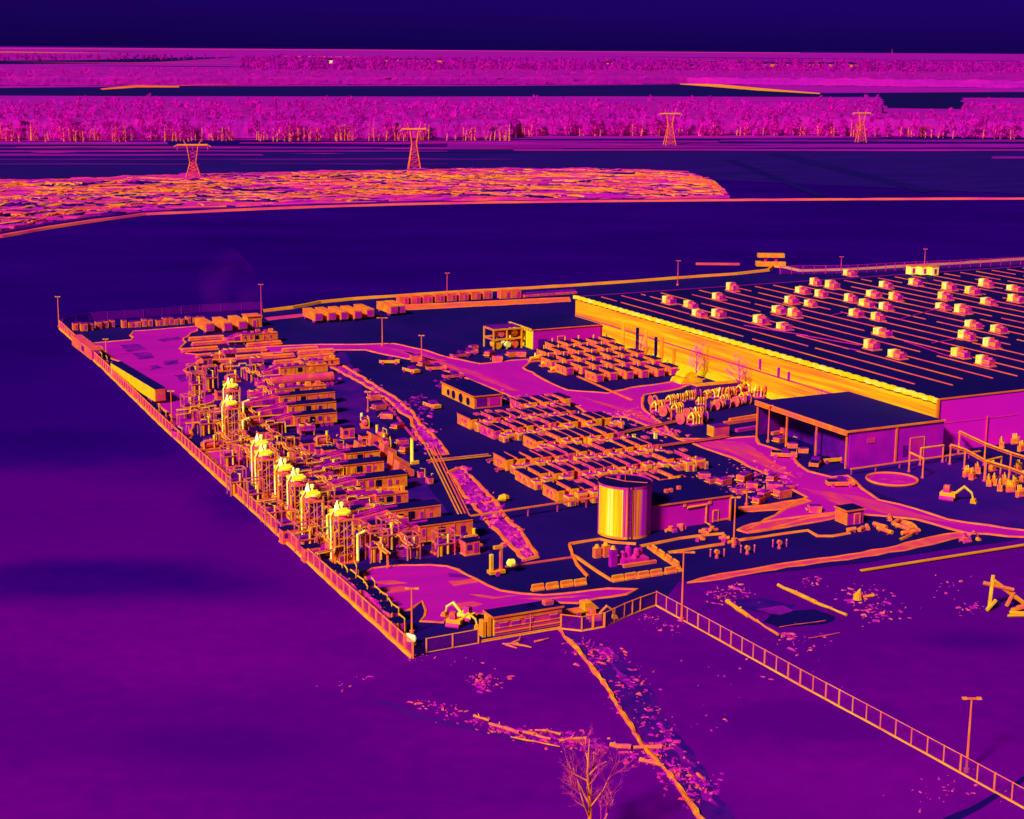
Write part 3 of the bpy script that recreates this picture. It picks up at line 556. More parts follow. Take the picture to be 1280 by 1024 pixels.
# ================================================================== SMALLER BUILDINGS (local frame: x along v, y away)
def at_uv(name, label, cat, u, v, group=None, dyaw=0): return thing(name, label, cat, uv(u, v), YAW + dyaw, group)
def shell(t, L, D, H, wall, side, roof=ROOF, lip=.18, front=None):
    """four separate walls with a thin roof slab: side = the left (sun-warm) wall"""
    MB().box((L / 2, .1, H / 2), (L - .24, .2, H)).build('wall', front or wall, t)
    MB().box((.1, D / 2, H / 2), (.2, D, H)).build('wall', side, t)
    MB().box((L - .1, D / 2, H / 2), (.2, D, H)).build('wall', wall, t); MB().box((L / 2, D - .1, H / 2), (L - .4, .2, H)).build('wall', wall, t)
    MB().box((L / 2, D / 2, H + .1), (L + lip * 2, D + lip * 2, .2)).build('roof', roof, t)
    MB().box((L / 2, -lip - .03, H + .08), (L + lip * 2, .1, .26)).box((-lip - .03, D / 2, H + .08), (.1, D + lip * 2, .26)).build('roof_edge', EDGE, t)
def door(t, x, w_, h, y=-.06, m=None, fr=LINE, z=0):
    d = MB().box((x, y, z + h / 2), (w_, .12, h)).build('door', m or mat(.48, .03, .3), t)
    MB().box((x - w_ / 2 - .08, y - .02, z + h / 2), (.16, .2, h + .16)).box((x + w_ / 2 + .08, y - .02, z + h / 2), (.16, .2, h + .16)).box((x, y - .02, z + h + .08), (w_, .2, .16)).build('frame', fr, d)
# canopy building
t = at_uv('canopy_building', 'open-sided canopy building with dark flat roof against the near end of the warehouse', 'building', -246.8, 196.2)
L, D, H = 24.4, 31.0, 7.6
MB().box((L / 2, D / 2, H - .15), (L - .5, D - .5, .3)).build('roof', mat(.10, .03, .08), t); MB().box((-.1, D / 2, H - .35), (.4, D, 1.0)).build('fascia', mat(.77, .05, .4), t)
MB().box((L / 2, -.1, H - .05), (L, .35, .35)).build('fascia', LINE, t)
MB().box((L / 2 + .3, .2, (H - .3) / 2), (L - .8, .3, H - .3)).build('wall', mat(.46, .06, .2, gain=1.3), t)
MB().box((L / 2, D - .3, H / 2), (L - .6, .3, H - .4)).build('wall', PUR, t)
for y in (.3, 10, 20, 30.5): MB().box((.2, y, (H - .9) / 2), (.3, .3, H - .9)).build('column', EDGE, t)
MB().box((12.2, 0, (H - .3) / 2), (.4, .4, H - .3)).build('column', EDGE, t)
MB().box((2.6, 7.2, 3.4), (.25, 13, 6.8)).build('added_partition', mat(.33, .08, .2), t); MB().box((6.5, 21.5, 3.4), (.25, 15, 6.8)).build('added_partition', mat(.27, .08, .2), t)  # inner walls added to catch light and cover the dark canopy interior
door(t, 17.6, 3.4, 4.6, .0, mat(.56, .03, .3)); MB().box((14.6, -.02, 2.2), (1.2, .1, 2.2)).build('window', PUR, t); MB().box((6, -.02, 5.2), (2.0, .12, 1)).build('window', mat(.6, .04, .4), t)
# flat two-part building against the warehouse
t = at_uv('workshop', 'flat magenta workshop with yellow corrugated left wall beside the warehouse', 'building', -387.5, 199.3)
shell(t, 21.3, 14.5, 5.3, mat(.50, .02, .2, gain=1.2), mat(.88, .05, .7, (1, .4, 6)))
door(t, 8.8, 2.1, 3.0); MB().box((3, -.05, 1.5), (2.6, .12, 2.4)).build('door', mat(.3, .04, .4), t)
for k in range(9): MB().box((-.22, 1 + k * 1.5, 5.35), (.4, .8, .6)).build('scupper', YEL, t)
# machine yard at its left
t = at_uv('plant_frame', 'open steel frame crowded with round machinery left of the yellow-walled workshop', 'equipment frame', -391, 189.2)
for x in (0, 4, 8.5):
    for y in (0, 6): MB().box((x, y, 2.8), (.35, .35, 5.6)).build('post', WARM, t)
for z in (2.8, 5.5):
    for y in (0, 6): MB().box((4.25, y, z), (8.8, .4, .4)).build('beam', WARM, t)
    for x in (0, 8.5): MB().box((x, 3, z), (.4, 6, .4)).build('beam', ORG, t)
MB().box((4.2, 3, 5.9), (8.2, 5.6, .15)).build('deck', PUR, t)
for k, (x, y, z, r, m) in enumerate([(1.5, 1, 1.2, 1.1, YEL), (4, 2, 3.9, 1.0, RED), (6.5, 1, 1.2, 1.15, ORG), (2.5, 1, 4.2, .8, ORG), (7, 2, 4.1, .9, YEL), (4.2, 0.2, 1.3, .8, mat(.95, .03, .5))]):
    MB().tube([(x, y - .8, z), (x, y + 2.2, z)], r, 14).build('drum', m, t)
# little office
t = at_uv('site_cabin', 'small cabin with dark roof and pierced orange side at the head of the cabinet rows', 'cabin', -326.2, 153.0)
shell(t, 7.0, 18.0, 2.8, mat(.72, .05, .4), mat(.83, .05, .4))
for x, w_ in ((1.9, 2.5), (5.1, 2.4)): d = MB().box((x, -.04, 1.4), (w_, .1, 1.8)).build('window', PUR if x < 3 else mat(.55, .03, .3), t)
for y, h in ((3.2, 1.5), (7.2, 1.8), (11.2, 1.6), (14.2, 1.2)): MB().tube([(-.1, y, 1.2), (.05, y, 1.2)], h * .62, 12).build('vent', DARK, t)
# round tank and the low building behind
TKC = Vector((19.2, 264.9, 0)); TR, TH = 4.55, 8.9
t = thing('water_tank', 'tall round tank with streaked glowing shell, yellow on its left', 'tank', TKC, 0)
def arc(a0, a1, r, z0, z1, n=20):
    b = MB()
    for k in range(n):
        p, q = (R(a0 + (a1 - a0) * s / n) for s in (k, k + 1)); b.face([(r * math.cos(p), r * math.sin(p), z0), (r * math.cos(q), r * math.sin(q), z0), (r * math.cos(q), r * math.sin(q), z1), (r * math.cos(p), r * math.sin(p), z1)])
    return b
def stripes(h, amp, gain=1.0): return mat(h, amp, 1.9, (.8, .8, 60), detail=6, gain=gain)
for a0, a1, m in ((195, 262, stripes(.875, .15)), (262, 274, stripes(.6, .45)), (274, 300, stripes(.68, .26)), (300, 345, stripes(.57, .24, 2.2)), (345, 555, stripes(.5, .1))): arc(a0, a1, TR, 0, TH, 14).build('sun_toned_shell', m, t)  # sunlit left and shaded right sides are put into the shell colours
arc(195, 340, TR + .12, .05, .45, 24).build('base_ring', WARM, t); arc(0, 360, TR + .07, TH - .25, TH + .12, 40).build('rim', mat(.68, .07, .5), t)
MB().disc((0, 0, TH - .12), TR - .02, TR - .02, 40).build('roof', mat(.05, .03, .4), t)
MB().bar((0, 0, TH), (TR * .8, -TR * .3, TH + .1), .08).bar((0, 0, TH), (.4, TR, TH + .1), .08).bar((0, 0, TH), (-TR * .7, TR * .5, TH + .1), .08).build('rib', PINK, t)
MB().cyl((-1, 1.5, TH - .1), .35, .6, 10).build('vent', RED, t)
ld = MB().bar((.3, -TR - .25, 0), (.3, -TR - .25, TH + .8), .07).bar((.9, -TR - .22, 0), (.9, -TR - .22, TH + .8), .07)
for k in range(22): ld.bar((.3, -TR - .25, .4 * k + .2), (.9, -TR - .22, .4 * k + .2), .04)
ld.build('ladder', DARK, t)
t = at_uv('pump_house', 'low flat magenta building right behind the round tank', 'building', -226.7, 138.2)
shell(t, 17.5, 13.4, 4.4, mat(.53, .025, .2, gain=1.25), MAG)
p = MB().tube([(8.5, -.15, 3.4), (12.4, -.15, 3.5), (12.4, -.15, .3), (12.4, -1.5, .2)], .22, 7).build('pipe', ORG, t)
door(t, 14.4, .9, 1.9, m=mat(.5, .03, .4), z=.2); MB().box((8.0, -.12, 3.9), (.5, .3, .5)).build('lamp', ORG, t); MB().box((13.1, -.12, 3.8), (.5, .3, .5)).build('lamp', ORG, t)
MB().box((15.6, -.08, .35), (3.2, .16, .25)).build('skirting', EDGE, t); MB().box((17.35, -.1, 2.2), (.25, .3, 4.4)).build('corner_trim', LINE, t)
for x, y in ((8, 6), (9, 6.1), (11.2, 7)): MB().box((x, y, 4.75), (.6, .6, .9)).build('roof_vent', PINK, t)
MB().bar((1, 3, 4.3), (9, 9, 4.32), .09).bar((8, 9, 4.3), (16, 11, 4.32), .09).build('roof_conduit', mat(.45, .05, .3), t)
# long site office by the gate
t = at_uv('site_office', 'long orange striped site office with dark roof by the near gate', 'cabin', -192.7, 93.5)
L, D, H = 10.8, 2.9, 2.7
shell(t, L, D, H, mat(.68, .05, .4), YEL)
for z, h, m in ((2.3, .55, ORG), (1.1, .14, mat(.74, .04, .4)), (.45, .14, mat(.74, .04, .4))): MB().box((L / 2, -.05, z), (L - .3, .1, h)).build('cladding', m, t)
for x in (1.5, 3.4, 5.5, 9.4):
    d = MB().box((x, -.06, 1.5), (1.2, .1, .6)).build('window', mat(.5, .04, .4), t); MB().box((x, -.08, 1.84), (1.36, .12, .08)).box((x, -.08, 1.16), (1.36, .12, .08)).build('frame', ORG, d)
MB().box((5.7, -.1, 1.3), (.1, .1, 2.5)).build('joint', LINE, t); MB().box((9.2, 1.4, H + .5), (1.4, .9, .6)).build('air_conditioner', ORG2, t); MB().box((6.3, 1.5, H + .45), (1, .3, .5)).build('vent', DARK, t)
for x in (-1.4, -.6): MB().box((x, .7, 1.2 if x < -1 else 1.5), (.5, 1.2, 2.3 if x < -1 else 2.9)).build('cabinet', WARM, t)

# ================================================================== THE CABINET GRID
C0 = thing('battery_cabinet', 'cabinet', 'cabinet', (0, 0, 0), YAW, 'long power cabinets in the big grid')
MB().box((0, 0, 1.2), (1.7, 5.7, 2.1)).build('body', mat(.80, .10, 1.1), C0); MB().box((0, 0, 2.32), (1.86, 5.85, .16)).build('roof', ROOF, C0)
MB().box((0, -2.88, 1.2), (1.3, .1, 1.7)).build('door', mat(.84, .05, 1), C0); MB().box((0, 0, .1), (1.5, 5.4, .2)).build('plinth', RED, C0)
for y in (-.7, .7): MB().box((-.88, y, 1.35), (.1, .5, .6)).build('vent', mat(.6, .06, .9), C0)
MB().box((-.95, 0, 2.28), (.1, 5.85, .14)).build('roof_edge', PINK, C0)
T0 = thing('transformer_cabinet', 'cabinet', 'cabinet', (0, 0, 0), YAW, 'squat hot transformer cabinets in the big grid')
MB().box((0, 0, .95), (1.5, 1.5, 1.7)).build('body', mat(.87, .06, .8), T0); MB().box((0, 0, 1.86), (1.3, 1.3, .14)).build('lid', mat(.6, .06, .8), T0)
for x in (-.85, .85): MB().box((x, 0, .9), (.18, 1.2, 1.2)).build('fin', mat(.74, .08, 2), T0)
MB().box((0, -.8, .8), (.7, .1, .9)).build('door', RED, T0); MB().cyl((.4, .3, 1.9), .14, .4, 6).build('bushing', WARM, T0)
C1 = thing('battery_cabinet', 'cabinet', 'cabinet', (0, 0, 0), YAW, 'long power cabinets in the big grid'); spare = [C1]
for ch in list(C0.children):
    c = ch.copy(); col.objects.link(c); c.parent = C1
    if ch.name.startswith(('body', 'door')): c.data = ch.data.copy(); c.data.materials[0] = mat(.72, .15, .9)
MB().box((.2, 1.4, 2.55), (1.1, 1.6, .35)).build('roof_fan', mat(.7, .1, .9), C1)
rows = [(-252, 133.4, 14, 'front'), (-263.7, 133.6, 14, 'second'), (-275.5, 134.8, 13, 'third'), (-287.8, 147.5, 8, 'half-filled middle'), (-300.4, 143.9, 11, 'fifth'), (-310.8, 143.3, 10, 'sixth'), (-321.5, 161, 5, 'rearmost')]
firstC = firstT = True
for u, v0, n, rn in rows:
    tn = 0
    for k in range(n):
        if rn == 'front' and k in (11, 12, 13): continue
        v = v0 + 2.72 * k + random.uniform(-.15, .15); lb = 'dark-roofed power cabinet, %s from left in the %s row of the big grid' % (nth(k), rn)
        p = uv(u + random.uniform(-.5, .5), v + .85); o = C0 if firstC else (spare.pop() if spare and k == 2 else dup(C1 if not spare and random.random() < .45 else C0, p, YAW + random.uniform(-.03, .03))); o.location = p; o.scale = (1, random.uniform(.9, 1.2), random.uniform(.88, 1.1)); o['label'] = lb; firstC = False
        if random.random() < .86 or k == 0:
            p = uv(u + 4.6 + random.uniform(-.5, .7), v + .9 + random.uniform(-.3, .5)); o = T0 if firstT else dup(T0, p, YAW + random.choice((0, 0, 1.57))); o.location = p; firstT = False; o.scale = (random.uniform(.8, 1.15), random.uniform(.85, 1.5), random.uniform(.75, 1.2))
            o['label'] = 'squat hot transformer cabinet, %s from left along the %s row of the grid' % (nth(tn), rn); tn += 1
            if random.random() < .5:
                o = dup(T0, uv(u + 4.3 + random.uniform(-.3, 1.2), v + 2.25), YAW); o.scale = (.55, random.uniform(.7, 1.3), random.uniform(.6, 1.0)); o['label'] = 'squat hot transformer cabinet, %s from left along the %s row of the grid' % (nth(tn), rn); tn += 1
# small junction pillars and drums among the grid
J0 = thing('junction_pillar', 'pillar', 'pillar', (0, 0, 0), YAW, 'pale junction pillars among the cabinets')
MB().box((0, 0, .7), (.7, .5, 1.4), taper=.8).build('body', mat(.93, .05, .8), J0); MB().box((0, 0, 1.45), (.8, .6, .12)).build('cap', WARM, J0)
k = 0
for u, v0, n, rn in rows[:6]:
    for q in range(5):
        p = uv(u + 3.6 + random.uniform(-.4, .8), v0 + 3 + q * 6.3 + random.uniform(-1, 1)); o = J0 if k == 0 else dup(J0, p); o.location = p; k += 1
        o['label'] = 'pale junction pillar, %s from left along the %s row of the cabinet grid' % (nth(q), rn)
# cable trays across the grid
def tray(a, b, label, w_=.5, h=.45, m=EDGE, legs=True):
    p, q = g(*a), g(*b); d = q - p; L = d.length; t = thing('cable_tray', label, 'cable tray', p, math.atan2(d.y, d.x), 'cable trays and pipes on low legs')
    for s in (-1, 1): MB().box((L / 2, s * w_, h), (L, .2, .22)).build('side_rail', m, t)
    MB().box((L / 2, 0, h - .08), (L, w_ * 1.8, .06)).build('bed', mat(.2, .05, .4), t)
    if legs:
        for k in range(int(L / 6) + 1): MB().box((min(L - .2, .2 + k * 6), 0, h / 2 - .06), (.2, w_ * 1.7, max(.05, h - .14))).build('leg', RED, t)
    return t
tray((610, 579), (846, 529), 'long orange cable tray crossing the middle of the cabinet grid', .5, .5)
tray((620, 590), (910, 548), 'second cable tray just in front of the grid crossing', .45, .5, PINK)
tray((535, 579), (612, 571), 'cable tray bridging the dark lane between rubble bank and grid', .65, .4, LINE)
tray((583, 657), (748, 632), 'thin pipe tray crossing the dark lane left of the round tank', .12, 1.6, LINE)
tray((532, 556), (580, 655), 'long tray running beside the rubble bank, left of the pair', .3, .3, mat(.75, .05, .3), False)
tray((543, 560), (588, 653), 'long tray running beside the rubble bank, right of the pair', .3, .3, mat(.68, .05, .3), False)
tray((478, 500), (520, 552), 'slender tray behind the turbine trailers at the upper lane', .15, .25, mat(.6, .05, .3), False)
tray((632, 710), (722, 697), 'thin rail on the gravel left of the tank yard', .1, .2, mat(.66, .05, .3), False)
tray((1076, 716), (1290, 682), 'long straight bright pipe line on the right of the lower yard', .16, .35, mat(.77, .05, .3), False)
tray((722, 472), (790, 502), 'kerb tray along the front of the rear cabinet lot', .2, .3, EDGE, False)

# rear lot of boxes near the workshop
B0 = thing('generator_box', 'box', 'generator', (0, 0, 0), YAW, 'boxed generators in the rear lot')
MB().box((0, 0, 1.25), (2.2, 5.6, 2.1)).build('body', mat(.79, .09, .7), B0); MB().box((0, 0, 2.37), (2.34, 5.7, .14)).build('roof', ROOF, B0); MB().box((0, -2.84, 1.1), (1.5, .1, 1.5)).build('radiator', mat(.56, .08, .7), B0)
MB().box((-1.14, 0, 2.3), (.1, 5.7, .18)).build('roof_edge', LINE, B0); MB().cyl((.5, 1.6, 2.4), .2, 1.0, 8).build('exhaust', WARM, B0)
for y in (-1.2, 1.2): MB().box((-1.12, y, 1.2), (.08, .7, .8)).build('door', RED, B0)
i = 0
for r_, (u, v0, n) in enumerate([(-343.5, 193.8, 6), (-353.5, 191, 7), (-363.5, 192, 7), (-373.5, 196, 6), (-383, 203, 5)]):
    for k in range(n):
        p = uv(u + random.uniform(-.6, .6), v0 + 4.3 * k); o = B0 if i == 0 else dup(B0, p, YAW + random.uniform(-.05, .05)); o.location = p; i += 1
        o['label'] = 'boxed generator, %s from left in the %s row of the rear lot' % (nth(k), ['front', 'second', 'third', 'fourth', 'rearmost'][r_])
for i, (x, y, s) in enumerate([(668, 452, 1), (682, 458, 1), (694, 465, 1.1), (676, 449, .8), (689, 450, .9)]):
    t = thing('valve_skid', 'hot valve skid at the left corner of the rear lot, %s from left' % nth([0, 2, 4, 1, 3][i]), 'valve skid', g(x, y), YAW, 'valve skids of the rear lot')
    MB().box((0, 0, .2), (3 * s, 1.8, .3)).build('skid', ORG, t); MB().tube([(-1.2, 0, .9), (1.2, 0, 1.0)], .45 * s, 9).build('vessel', YEL, t); MB().cyl((.4, .3, 1), .25, 1.2 * s, 8).build('valve', mat(.93, .04, .6), t)
# rear drum yard: cable reels and bundles by the wall
D0 = thing('cable_reel', 'reel', 'cable reel', (0, 0, 0), YAW, 'upright cable reels in the drum yard')
for s in (-.75, .75): MB().tube([(s - .06, 0, 1.55), (s + .06, 0, 1.55)], 1.55, 18).build('flange', mat(.74, .09, .8), D0)
MB().tube([(-.7, 0, 1.55), (.7, 0, 1.55)], .95, 14).build('cable', mat(.3, .08, 1), D0); MB().tube([(-.95, 0, 1.55), (.95, 0, 1.55)], .28, 8).build('hub', RED, D0)
i = 0
dl = [(816, 507), (826, 512), (838, 506), (850, 502), (861, 500), (872, 499), (883, 498), (893, 497), (903, 497), (913, 495), (924, 493), (935, 490), (945, 489), (953, 492), (830, 520), (842, 526), (852, 530), (861, 523), (872, 519), (885, 514), (897, 512), (909, 510), (921, 508), (934, 505), (868, 531), (880, 527)]
mfl = sorted(dl)[1::2] + [(822, 514), (876, 506), (906, 503), (930, 500), (948, 497), (846, 517)]
for i, (x, y) in enumerate(sorted(dl)[::2]):
    p = g(x, y); o = D0 if i == 0 else dup(D0, p, YAW + random.uniform(-.5, .5)); o.location = p; o.scale = (.78,) * 3
    o['label'] = 'upright cable reel before the long glowing wall, %s from the left' % nth(i)
for i, (x, y) in enumerate([(927, 478), (934, 476), (941, 480), (948, 482), (955, 486), (921, 474), (961, 489)]):
    t = thing('pallet_stack', 'bright striped pallet stack near the canopy end of the reels, %s from left' % nth([1, 2, 3, 4, 5, 0, 6][i]), 'pallet stack', g(x, y + 6), YAW + random.uniform(-.3, .3), 'striped pallet stacks')
    for k in range(5): MB().box((random.uniform(-.1, .1), 0, .22 + .42 * k), (1.5, 2.4, .22)).build('pallet', mat(.88, .06, .7), t)
    MB().box((0, 0, 1.05), (1.1, 2.0, 2.0)).build('load', mat(.55, .1, .8), t)
t = thing('tented_stack', 'two-tier tented stack under pale covers at the foot of the glowing wall', 'covered stack', g(858, 477), YAW)
MB().prism([(-3.2, 0), (3.2, 0), (2.6, 1.0), (0, 1.5), (-2.6, 1.0)], -2.5, 2.5).build('lower_cover', mat(.84, .1, .4, (1, 1, .3)), t); MB().prism([(-2, 1.5), (2, 1.5), (1.6, 2.3), (0, 3.0), (-1.6, 2.3)], -2, 2).build('upper_cover', mat(.85, .08, .4, (1, 1, .3)), t)
t = thing('flatbed_load', 'long purple-sided flatbed load with bright top edge in front of the bare trees', 'flatbed', g(868, 492), YAW)
MB().box((7, 0, 1.1), (14, 2.4, 1.6)).build('load', mat(.33, .05, .3), t); MB().box((7, 0, 2.0), (14.2, 2.6, .18)).build('top', WARM, t); MB().box((7, 0, .2), (13.4, 2, .2)).build('bed', RED, t)
t = thing('spool_crate', 'orange open crate with pale end at the near corner of the drum yard', 'crate', g(896, 546), YAW)
MB().box((1.2, 1.2, 1.1), (3.8, 2.4, 2.0)).build('box', mat(.70, .05, .5), t); MB().box((-.85, 1.2, 1.1), (.2, 2.4, 2.2)).build('end_panel', WARM, t); MB().box((1.2, 1.2, 2.16), (4.0, 2.6, .12)).build('lid', PUR, t)
for i, (a, b) in enumerate([((905, 532), (990, 520)), ((912, 528), (1000, 514)), ((920, 541), (1010, 527)), ((965, 545), (1012, 536))]):
    p, q = g(*a), g(*b); o = MB().box((0, 0, .5), ((q - p).length, .8, .7)).build('steel_beam', [PINK, LINE, RED, PINK][i]); o.location = (p + q) / 2; o.rotation_euler = (0, 0, math.atan2((q - p).y, (q - p).x))
    tag(o, 'long steel beam lying beside the canopy building, %s from the reels' % nth([1, 0, 2, 3][i]), 'beam', 'beams beside the canopy')

# ================================================================== TURBINE YARD
def turbine(i, xl, xr, yb, H, style, label, stacked=True, duct=6.5):
    u, v = gu(xl, yb); _, v1 = gu(xr, yb); L = v1 - v + .4; D = 2.9
    t = at_uv('turbine_trailer', label, 'turbine trailer', u, v, 'turbine trailers')
    bm_ = mat(random.choice((.77, .79, .81)), .085, 1.0, (1, 1, 1), detail=6); z0 = .75
    if style == 1:                                                       # rounded silencer trailer
        MB().tube([(0, D / 2, 1.9), (.5, D / 2, 1.9), (L - .6, D / 2, 1.9), (L, D / 2, 1.9)], [.8, 1.3, 1.3, .7], 16).build('body', mat(.71, .06, .5), t); MB().box((L * .4, D / 2, 3.1), (L * .6, .5, .3)).build('walkway', PINK, t)
    else:
        MB().box((L / 2, D / 2, z0 + (H - z0) / 2), (L, D, H - z0)).build('body', bm_, t)
        if style == 0: MB().box((L / 2, D / 2 + .1, H + .08), (L + .2, D + .3, .16)).build('roof', ROOF, t)
        else:
            MB().box((L * .3, D / 2, H + .08), (L * .55, D + .2, .16)).build('roof', mat(.4, .1, .5), t)
            for k in range(5): MB().box((L * (.1 + .18 * k) + .5, D * random.uniform(.2, .7), H + .35), (random.uniform(.5, 1.2), .9, random.uniform(.4, 1.0))).build('roof_vent', random.choice((ORG, PINK, RED, WARM)), t)
        nd = random.randint(3, 5)
        x = L * .42
        MB().box((x, -.03, z0 + (H - z0) * .52), (1.1, .12, (H - z0) * .5)).build('air_intake', DEEP, t)
        for k in range(nd): 
            xx = L * (.08 + .86 * k / nd) + random.uniform(0, .5); 
            if abs(xx - x) > 1.2: MB().box((xx, -.04, z0 + (H - z0) * random.uniform(.4, .6)), (random.uniform(.4, .9), .1, (H - z0) * random.uniform(.25, .62))).build('door', random.choice((RED, mat(.62, .06, .9), PUR, mat(.83, .05, .8))), t)
        MB().box((L / 2, -.06, H - .1), (L, .12, .18)).build('roof_edge', EDGE, t)
        for k in range(int(L / 2.6)): MB().box((1.2 + k * 2.6, -.04, z0 + (H - z0) / 2), (.1, .1, H - z0)).build('rib', mat(.66, .06, .8), t)
    MB().box((L / 2, D / 2, .6), (L + .6, D * .8, .3)).build('chassis', mat(.3, .1, .6), t)
    for k in range(3):
        for y in (.25, D - .25): MB().tube([(L - 1.2 - k * 1.1, y - .15, .45), (L - 1.2 - k * 1.1, y + .15, .45)], .45, 10).build('wheel', RED, t)
    MB().box((.8, .3, .3), (.2, .2, .6)).build('leg', ORG, t); MB().box((.8, D - .3, .3), (.2, .2, .6)).build('leg', ORG, t)
    if duct:
        h2 = H * .82
        MB().prism([(-duct, 1.2), (0, .9), (0, H - .1), (-duct * .35, h2), (-duct, h2 * .8)], .3, D - .3).build('exhaust_duct', mat(.68, .10, .6), t)
        MB().box((-duct * .3, .22, 1.8), (duct * .3, .1, .9)).build('duct_panel', mat(.45, .08, .6), t)
        MB().tube([(-duct, .1, 1.0), (L * .3, .1, .75)], .14, 6).build('pipe', WARM, t); MB().tube([(-duct * .9, D * .5, h2 * .85), (-duct * .2, D * .4, H + .25), (L * .2, D * .4, H + .35)], .22, 7).build('pipe', mat(.5, .1, .6), t)
        for x in (-duct * .85, -duct * .4): MB().box((x, D / 2, .6), (.25, D * .7, 1.2)).build('leg', RED, t)
    return t
TR_ = [(350, 417, 473, 2.7, 2, 4), (338, 433, 489, 3.0, 1, 3), (345, 416, 500, 2.6, 2, 6), (350, 428, 511, 2.9, 0, 9), (360, 428, 523, 2.9, 0, 8), (368, 428, 537, 3.0, 0, 7), (432, 480, 585, 2.9, 0, 9), (427, 487, 601, 3.0, 0, 8), (447, 518, 620, 3.1, 0, 9), (470, 515, 639, 2.9, 2, 9), (487, 561, 662, 3.3, 0, 9), (524, 602, 684, 3.6, 0, 9), (302, 352, 431, 2.8, 2, 4), (378, 430, 463, 2.2, 2, 0)]
order = sorted(range(len(TR_)), key=lambda i: TR_[i][2])
for i, (xl, xr, yb, H, st, du) in enumerate(TR_):
    turbine(i, xl, xr, yb, H, st, '%s turbine trailer counted from the far end of the turbine yard%s' % (nth(order.index(i)), {1: ', rounded like a tank', 0: ', dark roofed', 2: ', roof full of vents'}[st]), duct=du)

# exhaust stacks: square casings on legs with glowing rims
K0 = thing('exhaust_stack', 'stack', 'exhaust stack', (0, 0, 0), YAW, 'glowing turbine exhaust stacks')
KH, KW = 8.0, 2.5
MB().box((0, 0, 1.5 + (KH - 2.6) / 2), (KW - .5, KW - .5, KH - 2.6)).build('casing', mat(.43, .16, .7, (1, 1, 1.6)), K0)
lat = MB()
for z in (1.6, 3.3, 5.0): lat.bar((-KW / 2, -KW / 2, z), (KW / 2, -KW / 2, z + 1.7), .07).bar((KW / 2, -KW / 2, z), (-KW / 2, -KW / 2, z + 1.7), .07).bar((-KW / 2, KW / 2, z), (-KW / 2, -KW / 2, z + 1.7), .07).bar((-KW / 2, -KW / 2, z), (-KW / 2, KW / 2, z + 1.7), .07)
lat.build('bracing', mat(.74, .14, .8), K0)
for sx in (-1, 1):
    for sy in (-1, 1): MB().box((sx * KW / 2, sy * KW / 2, KH / 2), (.2, .2, KH)).build('leg', mat(.78, .15, .6), K0)
for z in (1.5, 4.2, 7.1): MB().box((0, 0, z), (KW + .3, KW + .3, .22)).build('girth_band', mat(.74, .07, .6), K0)
MB().box((0, 0, .15), (KW + 1.2, KW + 1.0, .3)).build('plinth', EDGE, K0)
MB().tube([(0, 0, KH - .15), (0, 0, KH), (0, 0, KH + .3), (0, 0, KH + .4)], [.95, 1.2, 1.24, 1.15], 20).build('rim', mat(.905, .03, 1.2, glow=.22), K0)
MB().tube([(0, 0, KH - 1.9), (0, 0, KH - 1.6), (0, 0, KH - 1.2), (0, 0, KH - .2)], [.8, 1.0, .95, .6], 16).build('collar', mat(.68, .16, 1.4), K0)
MB().box((-1.55, -.3, 3.2), (.2, 1.2, 2.6)).build('access_door', mat(.62, .1, .8), K0)
MB().bar((-.5, -1.62, 0), (-.5, -1.62, KH - 1), .05).bar((0, -1.62, 0), (0, -1.62, KH - 1), .05).build('ladder', WARM, K0)
MB().tube([(-.4, 1.9, 1)] + [(-.4 + .05 * (k % 3), 1.9, KH - 2 + .45 * k) for k in range(9)], [.25] + [(.26, .46, .3, .5, .24, .42, .36, .2, .12)[k] for k in range(9)], 8).build('exhaust_pipe', mat(.965, .05, 1.5, glow=.55), K0)
MB().tube([(.5, 2.1, 1), (.5, 2.1, KH + .6), (.5, 2.1, KH + .7), (.5, 2.1, KH + 1.2), (.5, 2.1, KH + 1.3)], [.2, .2, .36, .36, .1], 8).build('exhaust_pipe', mat(.95, .05, 1.5, glow=.35), K0)
MB().box((.9, 2.0, KH - .3), (1.0, .5, 1.1)).box((-1.3, 1.7, KH + .1), (.5, .7, .5)).build('damper_box', mat(.9, .08, 1.5, glow=.25), K0)
MB().tube([(1.9, -1.2, .2), (1.9, -1.2, 4.6), (3.4, -.6, 4.8)], .24, 8).build('pipe', mat(.93, .05, .8, glow=.2), K0); MB().tube([(1.7, .9, .2), (1.7, .9, 6.8), (.9, .6, 7.2)], .17, 7).build('pipe', mat(.96, .04, .8, glow=.4), K0); MB().tube([(-1.7, 1.2, .2), (-1.7, 1.2, 7.4), (-1.0, 1.2, 8.6)], .15, 7).build('pipe', mat(.93, .06, .8, glow=.2), K0); MB().tube([(-1.9, -1.3, .2), (-1.9, -1.3, 5.4), (-1.2, -1.0, 5.6)], .2, 7).build('pipe', mat(.80, .08, .8), K0)
stk = [(291, 552), (292, 528), (329, 607), (334, 621), (359, 641), (375, 655), (393, 677), (430, 702)]
for i, (x, y) in enumerate(stk):
    o = K0 if i == 0 else dup(K0, (0, 0, 0)); o.location = g(x, y)
    o['label'] = 'tall square exhaust stack with glowing rim, %s from the far end of the stack row' % nth(sorted(range(8), key=lambda q: stk[q][1]).index(i))
